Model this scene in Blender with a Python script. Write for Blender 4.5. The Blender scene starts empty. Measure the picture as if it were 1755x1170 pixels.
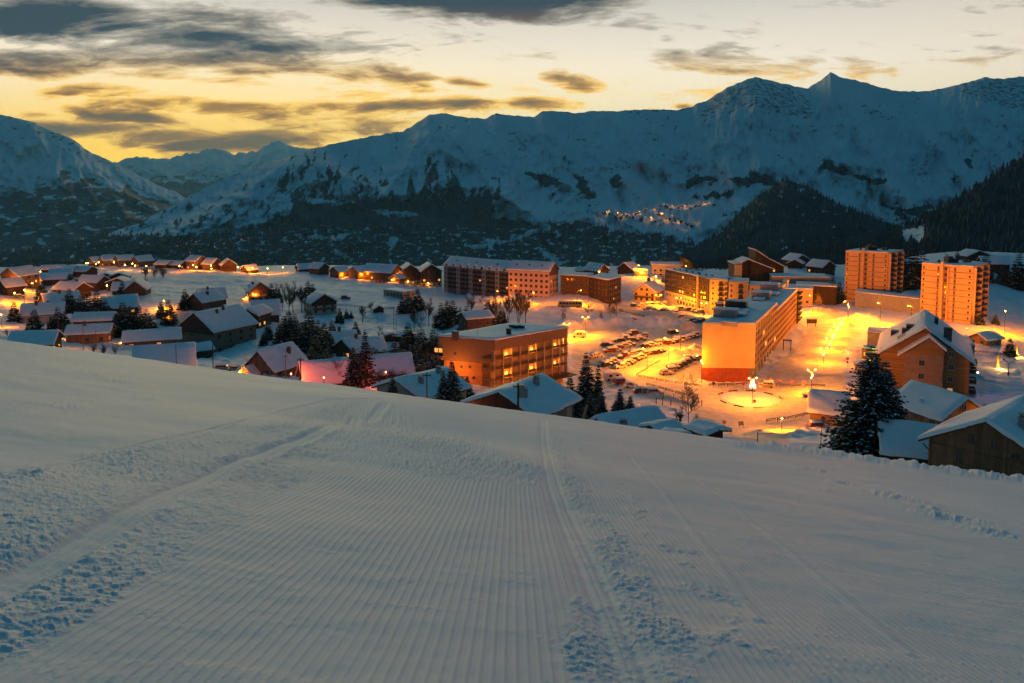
import bpy, math, random
import numpy as np
from mathutils import Vector
R = math.radians
sc = bpy.context.scene
col = sc.collection
random.seed(7)

# ---------------------------------------------------------------- camera
F, CX, CY, PIT = 1377.0, 877.5, 430.0, R(5)
SP, CP = math.sin(PIT), math.cos(PIT)
cam = bpy.data.objects.new('camera', bpy.data.cameras.new('camera'))
col.objects.link(cam)
cam.data.sensor_width = 36
cam.data.lens = 36 * F / 1755
cam.data.shift_y = -(585 - CY) / 1755
cam.data.clip_start = 0.1
cam.data.clip_end = 60000
cam.rotation_euler = (R(90) - PIT, 0, 0)
sc.camera = cam

def ray(px, py, Y):
    "point seen at photo pixel (px, py) that lies Y metres ahead"
    a = (px - CX) / F; b = (CY - py) / F
    k = Y / (b * SP + CP)
    return (a * k, Y, (b * CP - SP) * k)
def uv(px, py):
    p = ray(px, py, 1.0); return p[0], p[2]
def project(x, y, z):
    d = y * CP - z * SP
    return CX + F * x / d, CY - F * (y * SP + z * CP) / d

# ---------------------------------------------------------------- view + render settings
sc.view_settings.view_transform = 'Standard'
sc.view_settings.look = 'None'
sc.view_settings.exposure = 0.0
sc.view_settings.gamma = 1.0
cy = sc.cycles
cy.max_bounces = 4; cy.diffuse_bounces = 2; cy.glossy_bounces = 2; cy.transmission_bounces = 2
cy.volume_bounces = 0
cy.use_denoising = True
cy.sample_clamp_indirect = 3.0
cy.sample_clamp_direct = 0.0
cy.use_light_tree = True
cy.caustics_reflective = False; cy.caustics_refractive = False

# ---------------------------------------------------------------- node helper
class NT:
    def __init__(s, tree): s.t = tree; s.n = tree.nodes; s.l = tree.links
    def node(s, typ, **kw):
        n = s.n.new(typ)
        for k, v in kw.items(): setattr(n, k, v)
        return n
    def put(s, sock, v):
        if isinstance(v, bpy.types.NodeSocket): s.l.new(v, sock)
        elif v is not None: sock.default_value = v
    def m(s, op, a, b=None, c=None, clamp=False):
        n = s.node('ShaderNodeMath', operation=op); n.use_clamp = clamp
        s.put(n.inputs[0], a); s.put(n.inputs[1], b); s.put(n.inputs[2], c)
        return n.outputs[0]
    def add(s, a, b): return s.m('ADD', a, b)
    def sub(s, a, b): return s.m('SUBTRACT', a, b)
    def mul(s, a, b): return s.m('MULTIPLY', a, b)
    def mx(s, a, b): return s.m('MAXIMUM', a, b)
    def sstep(s, x, e0, e1, o0=0.0, o1=1.0):
        n = s.node('ShaderNodeMapRange', interpolation_type='SMOOTHSTEP')
        s.put(n.inputs['Value'], x)
        for k, v in (('From Min', e0), ('From Max', e1), ('To Min', o0), ('To Max', o1)): n.inputs[k].default_value = v
        return n.outputs[0]
    def mix(s, f, a, b):
        n = s.node('ShaderNodeMix', data_type='RGBA')
        s.put(n.inputs[0], f)
        for i, v in ((6, a), (7, b)):
            s.put(n.inputs[i], tuple(v) + (1,) if isinstance(v, (tuple, list)) and len(v) == 3 else v)
        return n.outputs[2]
    def ramp(s, x, stops):
        n = s.node('ShaderNodeValToRGB'); e = n.color_ramp.elements
        while len(e) < len(stops): e.new(0.5)
        for i, (p, c) in enumerate(stops):
            e[i].position = p; e[i].color = tuple(c) + (1,)
        s.put(n.inputs[0], x); return n.outputs[0]
    def xyz(s, x, y, z):
        n = s.node('ShaderNodeCombineXYZ')
        for i, v in enumerate((x, y, z)): s.put(n.inputs[i], v)
        return n.outputs[0]
    def noise(s, vec, scale, detail=4, rough=0.55, dist=0.0):
        n = s.node('ShaderNodeTexNoise')
        s.put(n.inputs['Vector'], vec); n.inputs['Scale'].default_value = scale
        n.inputs['Detail'].default_value = detail; n.inputs['Roughness'].default_value = rough
        n.inputs['Distortion'].default_value = dist
        return n.outputs[0]
    def attr(s, name):
        n = s.node('ShaderNodeAttribute'); n.attribute_name = name
        return n.outputs['Fac']

# ---------------------------------------------------------------- dusk sky (world)
w = bpy.data.worlds.new('World'); sc.world = w; w.use_nodes = True
w.node_tree.nodes.clear()
W = NT(w.node_tree)
tc = W.node('ShaderNodeTexCoord').outputs['Generated']
sp = W.node('ShaderNodeSeparateXYZ'); W.put(sp.inputs[0], tc)
dx, dy, dz = sp.outputs
yy = W.mx(dy, 0.08)
U = W.m('DIVIDE', dx, yy); V = W.m('DIVIDE', dz, yy)
el = W.mx(dz, 0.0)
front = W.ramp(el, [(0.0, (1.45, 1.10, .52)), (.075, (1.38, 1.19, .80)), (.135, (1.22, 1.09, .88)), (.195, (.86, .79, .70)), (.225, (.66, .62, .56)), (.28, (.24, .27, .29)),
                    (.35, (.035, .105, .160)), (.60, (.020, .108, .176)), (1.0, (.018, .104, .172))])
back = W.ramp(el, [(0.0, (.008, .048, .078)), (.5, (.015, .084, .140)), (1.0, (.018, .104, .172))])
sky = W.mix(W.sstep(dy, .38, .80), back, front)
# yellow afterglow low on the left
gu, gv = uv(225, 262)
ga = W.mul(W.sub(U, gu), 1 / .34); gb = W.mul(W.sub(V, gv), 1 / .050)
gl = W.m('EXPONENT', W.mul(W.add(W.mul(ga, ga), W.mul(gb, gb)), -1.0))
gl = W.mul(gl, W.sstep(dy, .4, .6))
g2 = W.m('EXPONENT', W.mul(W.add(W.mul(W.mul(ga, ga), .35), W.mul(W.mul(gb, gb), .28)), -1.0))
sky = W.mix(W.mul(W.mul(g2, W.sstep(dy, .4, .6)), .9), sky, (1.75, 1.14, .24))
sky = W.mix(W.mul(gl, .95), sky, (2.2, 1.30, .10))
# right side of the sky is duller
sky = W.mix(W.mul(W.mul(W.sstep(U, .25, .75), .25), W.mul(W.sstep(dy, .5, .7), W.sstep(V, .3, .2))), sky, (.80, .62, .40))
# clouds
nz = W.noise(W.xyz(W.mul(U, 5.0), W.mul(V, 22.0), 0.3), 1.0, 7, .62, .6)
nz2 = W.noise(W.xyz(W.mul(U, 14.0), W.mul(V, 70.0), 4.3), 1.0, 5, .65, .4)
wob = W.mul(W.sub(nz, .5), .030)
CL = [  # px, py, rx, ry, tilt, strength
 (60, 30, 160, 26, 0, 1.25), (330, 62, 75, 18, 0, .95), (300, 45, 330, 46, 0, .60), (60, 108, 120, 20, 3, .85), (300, 105, 270, 18, 2, .72), (440, 85, 190, 26, -4, .62), (240, 128, 180, 9, 3, .5),
 (800, -8, 215, 36, 0, 1.35), (1010, 25, 130, 26, 0, .22), (160, 155, 80, 10, 0, .75), (60, 195, 26, 6, 0, .40), (133, 186, 30, 8, 6, .65), (240, 203, 70, 13, 5, 1.0),
 (300, 180, 130, 11, 2, .78), (430, 190, 130, 14, 0, .85), (550, 187, 80, 11, 0, .72), (690, 184, 80, 12, -3, .95), (190, 228, 190, 15, 3, 1.05), (330, 238, 150, 12, 2, 1.0),
 (450, 236, 110, 12, 0, .90), (600, 214, 165, 14, -2, .62), (560, 200, 130, 12, 0, .5), (730, 131, 26, 6, 8, .62), (742, 160, 36, 8, 4, .62), (800, 143, 36, 8, 8, .75), (800, 176, 66, 9, 4, .85), (730, 143, 20, 5, 25, .5),
 (925, 178, 66, 11, 2, .95), (912, 158, 34, 8, 5, .6), (985, 143, 50, 15, 14, .85), (1172, 181, 16, 5, 0, .6), (1500, 34, 60, 8, -4, .24)]
D = None
for (cx_, cy_, rx, ry, tl, st) in CL:
    u0, v0 = uv(cx_, cy_); c, s_ = math.cos(R(tl)), math.sin(R(tl))
    du = W.sub(U, u0); dv = W.sub(W.add(V, wob), v0)
    k1, k2 = F / (rx * 1.3), F / (ry * 1.35)
    a = W.m('MULTIPLY_ADD', du, c * k1, W.mul(dv, -s_ * k1))
    b = W.m('MULTIPLY_ADD', du, s_ * k2, W.mul(dv, c * k2))
    q = W.m('MULTIPLY_ADD', a, a, W.mul(b, b))
    e = W.mul(W.m('SUBTRACT', 1.15, W.mul(q, .75), clamp=False), st)
    e = W.mx(e, 0.0)
    D = e if D is None else W.m('SMOOTH_MAX', D, e, .25)
D = W.sub(D, W.mul(W.sub(.60, nz), 2.6))
D = W.sub(D, W.mul(W.sub(.53, nz2), 1.5))
D = W.sub(D, W.sstep(dy, .35, .65, 4.0, 0.0))
D = W.sub(D, W.sstep(V, .30, .45, 0.0, 4.0))
hi = W.sstep(V, .10, .17)
edge = W.mix(hi, (1.6, .92, .12), (.60, .53, .44))
mid = W.mix(hi, (.70, .31, .035), (.29, .26, .22))
core = W.mix(hi, (.20, .105, .045), (.032, .052, .084))
red = W.mul(W.sstep(V, .19, .215, 1.0, 0.0), W.sstep(V, .14, .17))
core = W.mix(W.mul(red, W.sstep(U, -.3, -.1)), core, (.16, .09, .075))
sky = W.mix(W.mul(W.sstep(D, -.04, .24), .85), sky, edge)
sky = W.mix(W.sstep(D, .16, .58), sky, mid)
sky = W.mix(W.mul(W.sstep(D, .44, .95), .95), sky, core)
bg = W.node('ShaderNodeBackground'); W.put(bg.inputs[0], sky); bg.inputs[1].default_value = 1.0
wo = W.node('ShaderNodeOutputWorld'); W.l.new(bg.outputs[0], wo.inputs[0])
w.cycles.sampling_method = 'MANUAL'; w.cycles.sample_map_resolution = 1024

# weak last light from the glow behind the left mountain
sd = bpy.data.lights.new('sun', 'SUN'); sd.energy = 1.5; sd.angle = R(28); sd.color = (1, .73, .27)
so = bpy.data.objects.new('sun', sd); col.objects.link(so)
g = Vector(ray(520, 150, 100.0)).normalized()
so.rotation_euler = g.to_track_quat('Z', 'Y').to_euler()

# ---------------------------------------------------------------- numpy noise
def _h(ix, iy, seed):
    n = (ix.astype(np.int64) * 374761393 + iy.astype(np.int64) * 668265263 + seed * 974711) & 0x7fffffff
    n = ((n ^ (n >> 13)) * 1274126177) & 0x7fffffff
    return ((n ^ (n >> 16)) & 0xffff) / 65535.0
def perlin(x, y, seed=0):
    x = np.asarray(x, float); y = np.asarray(y, float)
    xi = np.floor(x); yi = np.floor(y); xf = x - xi; yf = y - yi
    u = xf * xf * xf * (xf * (xf * 6 - 15) + 10); v = yf * yf * yf * (yf * (yf * 6 - 15) + 10)
    def gr(ix, iy, fx, fy):
        a = _h(ix, iy, seed) * 2 * math.pi
        return np.cos(a) * fx + np.sin(a) * fy
    n00 = gr(xi, yi, xf, yf); n10 = gr(xi + 1, yi, xf - 1, yf)
    n01 = gr(xi, yi + 1, xf, yf - 1); n11 = gr(xi + 1, yi + 1, xf - 1, yf - 1)
    return ((n00 * (1 - u) + n10 * u) * (1 - v) + (n01 * (1 - u) + n11 * u) * v) * 1.5
def fbm(x, y, o=4, seed=0, g=.5):
    s = 0; a = 1.0
    for i in range(o):
        s = s + a * perlin(x * 2 ** i, y * 2 ** i, seed + i * 17); a *= g
    return s
def ridged(x, y, o=4, seed=0):
    s = 0; a = 1.0
    for i in range(o):
        s = s + a * (1 - 2 * np.abs(perlin(x * 2 ** i, y * 2 ** i, seed + i * 31))); a *= .5
    return s
def sst(x, a, b):
    t = np.clip((x - a) / (b - a), 0, 1); return t * t * (3 - 2 * t)
def inpoly(px, py, poly):
    "signed distance in pixels to a polygon, positive inside"
    P = np.array(poly, float); n = len(P)
    ins = np.zeros(px.shape, bool); d2 = np.full(px.shape, 1e18)
    for i in range(n):
        x1, y1 = P[i]; x2, y2 = P[(i + 1) % n]
        c = ((y1 > py) != (y2 > py)) & (px < (x2 - x1) * (py - y1) / (y2 - y1 + 1e-12) + x1)
        ins ^= c
        ex, ey = x2 - x1, y2 - y1
        t = np.clip(((px - x1) * ex + (py - y1) * ey) / (ex * ex + ey * ey + 1e-12), 0, 1)
        d2 = np.minimum(d2, (px - x1 - t * ex) ** 2 + (py - y1 - t * ey) ** 2)
    d = np.sqrt(d2); return np.where(ins, d, -d)
def polydist(X, Y, pts):
    "distance to a polyline and the side it lies on"
    best = np.full(X.shape, 1e18)
    for (x1, y1), (x2, y2) in zip(pts[:-1], pts[1:]):
        ex, ey = x2 - x1, y2 - y1
        t = np.clip(((X - x1) * ex + (Y - y1) * ey) / (ex * ex + ey * ey + 1e-12), 0, 1)
        best = np.minimum(best, (X - x1 - t * ex) ** 2 + (Y - y1 - t * ey) ** 2)
    return np.sqrt(best)

# ---------------------------------------------------------------- materials
MATS = {}
def mat(name, colr, rough=.7, var=.18, scale=2.0, bump=0.0, bscale=None, metal=0.0, planks=0.0, horiz=False, spec=.3):
    if name in MATS: return MATS[name]
    m = bpy.data.materials.new(name); m.use_nodes = True; T = NT(m.node_tree)
    b = T.n['Principled BSDF']
    co = T.node('ShaderNodeTexCoord').outputs['Object']
    n = T.noise(co, scale, 5, .6)
    c = T.mix(T.sstep(n, .25, .75), tuple(k * (1 - var) for k in colr), tuple(min(1, k * (1 + var)) for k in colr))
    if planks:
        sx = T.node('ShaderNodeSeparateXYZ'); T.put(sx.inputs[0], co)
        p = sx.outputs[2] if horiz else T.add(sx.outputs[0], sx.outputs[1])
        fr = T.m('FRACT', T.mul(p, 1 / planks))
        gap = T.sstep(T.m('ABSOLUTE', T.sub(fr, .5)), .38, .5)
        st = T.noise(T.xyz(T.mul(T.m('FLOOR', T.mul(p, 1 / planks)), 7.3), 0, 0), 3.0, 0)
        c = T.mix(T.sstep(st, .2, .8), c, tuple(k * .55 for k in colr))
        c = T.mix(gap, c, tuple(k * .25 for k in colr))
    T.put(b.inputs['Base Color'], c)
    b.inputs['Roughness'].default_value = rough; b.inputs['Metallic'].default_value = metal
    b.inputs['Specular IOR Level'].default_value = spec
    if bump:
        bn = T.node('ShaderNodeBump'); bn.inputs['Strength'].default_value = .6; bn.inputs['Distance'].default_value = bump
        T.put(bn.inputs['Height'], T.noise(co, bscale or scale * 4, 5, .6)); T.put(b.inputs['Normal'], bn.outputs[0])
    MATS[name] = m; return m
def emit(name, colr, st, base=(.8, .8, .8)):
    if name in MATS: return MATS[name]
    m = bpy.data.materials.new(name); m.use_nodes = True; T = NT(m.node_tree)
    b = T.n['Principled BSDF']; b.inputs['Base Color'].default_value = base + (1,)
    co = T.node('ShaderNodeTexCoord').outputs['Object']
    n = T.noise(co, 1.3, 2)
    T.put(b.inputs['Emission Color'], T.mix(n, tuple(k * .55 for k in colr), colr)); b.inputs['Emission Strength'].default_value = st
    MATS[name] = m; return m

SNOWC = (.80, .83, .87)
SNOW = mat('roof_snow', SNOWC, .65, .05, .6, .10, 2.5)
WOODD = mat('dark_wood', (.075, .040, .022), .75, .3, 1.5, 0, planks=.35)
WOOD = mat('brown_wood', (.16, .085, .045), .75, .3, 1.5, 0, planks=.28)
WOODW = mat('weathered_wood', (.27, .150, .080), .8, .35, 1.2, .02, planks=.24)
WOODL = mat('pale_wood', (.34, .20, .10), .75, .22, 1.5, 0, planks=.30)
WOODO = mat('golden_wood', (.42, .22, .075), .75, .2, 1.2, 0, planks=.26, horiz=True)
RENDER = mat('pale_render', (.50, .46, .40), .85, .14, .8)
RENDERB = mat('beige_render', (.36, .30, .24), .85, .16, .8)
RENDERG = mat('grey_render', (.30, .30, .31), .85, .16, .8)
PINK = mat('pink_render', (.60, .38, .34), .85, .10, .5)
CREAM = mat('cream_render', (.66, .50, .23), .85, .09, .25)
PANEL = mat('apricot_panel', (.66, .41, .22), .8, .08, .3)
REDB = mat('red_cladding', (.36, .085, .035), .75, .2, .8)
REDD = mat('dark_red_boards', (.115, .042, .032), .75, .25, 1.5, 0, planks=.3)
CONC = mat('concrete', (.33, .31, .29), .85, .2, .5, .01, 6)
SLATE = mat('dark_cladding', (.055, .050, .052), .7, .3, .6, 0, planks=1.1, horiz=True)
FASC = mat('fascia', (.09, .055, .035), .7, .25, 2)
FASCP = mat('painted_fascia', (.22, .12, .07), .7, .15, 2)
GLASS = mat('window_glass', (.018, .022, .03), .12, .2, 1.0, spec=.6)
RENDERC = mat('brown_concrete', (.27, .19, .13), .85, .2, .6)
GREYD = mat('dark_grey_render', (.15, .15, .165), .85, .15, .6)
FRAME = mat('window_frame', (.26, .20, .15), .6, .15, 3)
FRAMEW = mat('pale_frame', (.62, .58, .52), .6, .1, 3)
LITW = emit('lit_window', (1.0, .40, .045), 1.45)
LITD = emit('dim_window', (1.0, .36, .05), .7)
LAMPO = emit('sodium_lamp', (1.0, .50, .08), 60)
LAMPF = emit('far_sodium_lamp', (1.0, .27, .02), 4.5)
LAMPW = emit('white_bulbs', (.92, .93, 1.0), 9)
LAMPY = emit('yellow_decoration', (1.0, .78, .30), 7)
METAL = mat('galvanised_metal', (.22, .22, .23), .45, .2, 3, metal=.6)
METALD = mat('dark_metal', (.035, .035, .04), .5, .2, 3, metal=.3)
BARK = mat('bark', (.055, .042, .034), .9, .3, 4, .02, 10)
TWIG = mat('twigs', (.075, .055, .045), .9, .25, 3)
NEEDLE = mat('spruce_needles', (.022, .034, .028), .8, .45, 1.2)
NEEDLE_HAZED = mat('hazed_needles', (.050, .080, .094), .85, .4, .02)  # paler and bluer than near needles: distance haze mixed into the colour
TSNOW = mat('branch_snow', (.68, .72, .78), .7, .1, 1)
BRICK = mat('chimney_brick', (.14, .085, .07), .85, .3, 2)
RUBBER = mat('rubber', (.02, .02, .02), .8, .2, 3)

# ---------------------------------------------------------------- mesh builder
class MB:
    def __init__(s, T=None): s.v = []; s.f = []; s.m = []; s.T = T
    def P(s, pts):
        i = len(s.v)
        s.v.extend([s.T(*p) for p in pts] if s.T else [tuple(p) for p in pts]); return i
    def face(s, idx, m=0): s.f.append(tuple(idx)); s.m.append(m)
    def poly(s, pts, m=0):
        i = s.P(pts); s.face(range(i, i + len(pts)), m); return s
    def box(s, x0, x1, y0, y1, z0, z1, m=0):
        i = s.P([(x0, y0, z0), (x1, y0, z0), (x1, y1, z0), (x0, y1, z0), (x0, y0, z1), (x1, y0, z1), (x1, y1, z1), (x0, y1, z1)])
        for q in ((0, 3, 2, 1), (4, 5, 6, 7), (0, 1, 5, 4), (1, 2, 6, 5), (2, 3, 7, 6), (3, 0, 4, 7)): s.face([i + k for k in q], m)
        return s
    def prism(s, prof, y0, y1, m=0):
        n = len(prof)
        i = s.P([(x, y0, z) for x, z in prof] + [(x, y1, z) for x, z in prof])
        for k in range(n):
            j = (k + 1) % n; s.face((i + k, i + j, i + n + j, i + n + k), m)
        s.face([i + k for k in range(n)][::-1], m); s.face([i + n + k for k in range(n)], m); return s
    def col(s, foot, z0, z1, m=0):
        n = len(foot)
        i = s.P([(x, y, z0) for x, y in foot] + [(x, y, z1) for x, y in foot])
        for k in range(n):
            j = (k + 1) % n; s.face((i + k, i + j, i + n + j, i + n + k), m)
        s.face([i + k for k in range(n)][::-1], m); s.face([i + n + k for k in range(n)], m); return s
    def tube(s, a, b, r0, r1=None, n=6, m=0):
        r1 = r0 if r1 is None else r1
        a = Vector(a); b = Vector(b); d = (b - a).normalized()
        u = d.orthogonal().normalized(); v = d.cross(u)
        pts = []
        for c, r in ((a, r0), (b, r1)):
            for k in range(n):
                t = 2 * math.pi * k / n; pts.append(tuple(c + u * (r * math.cos(t)) + v * (r * math.sin(t))))
        i = s.P(pts)
        for k in range(n):
            j = (k + 1) % n; s.face((i + k, i + j, i + n + j, i + n + k), m)
        s.face([i + k for k in range(n)][::-1], m); s.face([i + n + k for k in range(n)], m); return s
    def ball(s, c, r, nu=10, nv=7, m=0, sz=1.0):
        pts = [(c[0], c[1], c[2] - r * sz)]
        for j in range(1, nv):
            ph = math.pi * j / nv
            for k in range(nu):
                t = 2 * math.pi * k / nu
                pts.append((c[0] + r * math.sin(ph) * math.cos(t), c[1] + r * math.sin(ph) * math.sin(t), c[2] - r * sz * math.cos(ph)))
        pts.append((c[0], c[1], c[2] + r * sz)); i = s.P(pts); top = i + len(pts) - 1
        for k in range(nu):
            k2 = (k + 1) % nu
            s.face((i, i + 1 + k2, i + 1 + k), m)
            for j in range(nv - 2):
                p = i + 1 + j * nu; s.face((p + k, p + k2, p + nu + k2, p + nu + k), m)
            p = i + 1 + (nv - 2) * nu; s.face((p + k, p + k2, top), m)
        return s
    def grid(s, G, m=0):
        nr, nc = len(G), len(G[0])
        i = s.P([p for row in G for p in row])
        for r in range(nr - 1):
            for c in range(nc - 1):
                k = i + r * nc + c; s.face((k, k + 1, k + nc + 1, k + nc), m)
        return s
    def mesh(s, name, mats, smooth=False):
        me = bpy.data.meshes.new(name); me.from_pydata(s.v, [], s.f)
        if not isinstance(mats, (list, tuple)): mats = [mats]
        for k in mats: me.materials.append(k)
        if len(mats) > 1: me.polygons.foreach_set('material_index', s.m)
        if smooth: me.polygons.foreach_set('use_smooth', [True] * len(s.f))
        me.update(); return me
    def build(s, name, mats, parent=None, smooth=False):
        return link(name, s.mesh(name, mats, smooth), parent)
def link(name, data, parent=None, loc=None, rz=0):
    o = bpy.data.objects.new(name, data); col.objects.link(o)
    if parent: o.parent = parent
    if loc is not None: o.location = loc
    if rz: o.rotation_euler = (0, 0, rz)
    return o
def tag(o, label=None, cat=None, group=None, kind=None):
    if label: o['label'] = label
    if cat: o['category'] = cat
    if group: o['group'] = group
    if kind: o['kind'] = kind
    return o
def thing(name, label, cat, loc, rz=0, group=None):
    return tag(link(name, None, None, loc, rz), label, cat, group)
def npmesh(name, V, Fq, mats, attrs=None, smooth=True):
    "mesh straight from numpy arrays (quads or triangles)"
    me = bpy.data.meshes.new(name); k = Fq.shape[1]
    me.vertices.add(len(V)); me.vertices.foreach_set('co', np.ascontiguousarray(V, np.float32).ravel())
    me.loops.add(Fq.size); me.loops.foreach_set('vertex_index', np.ascontiguousarray(Fq, np.int32).ravel())
    me.polygons.add(len(Fq)); me.polygons.foreach_set('loop_start', np.arange(0, Fq.size, k, dtype=np.int32))
    me.polygons.foreach_set('use_smooth', np.full(len(Fq), smooth))
    for m in (mats if isinstance(mats, (list, tuple)) else [mats]): me.materials.append(m)
    for n, a in (attrs or {}).items():
        at = me.attributes.new(n, 'FLOAT', 'POINT'); at.data.foreach_set('value', np.ascontiguousarray(a, np.float32).ravel())
    me.update(calc_edges=True); return me
def gridfaces(nr, nc, off=0):
    i = np.arange(nr * nc).reshape(nr, nc) + off
    return np.stack([i[:-1, :-1], i[:-1, 1:], i[1:, 1:], i[1:, :-1]], -1).reshape(-1, 4)
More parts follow.
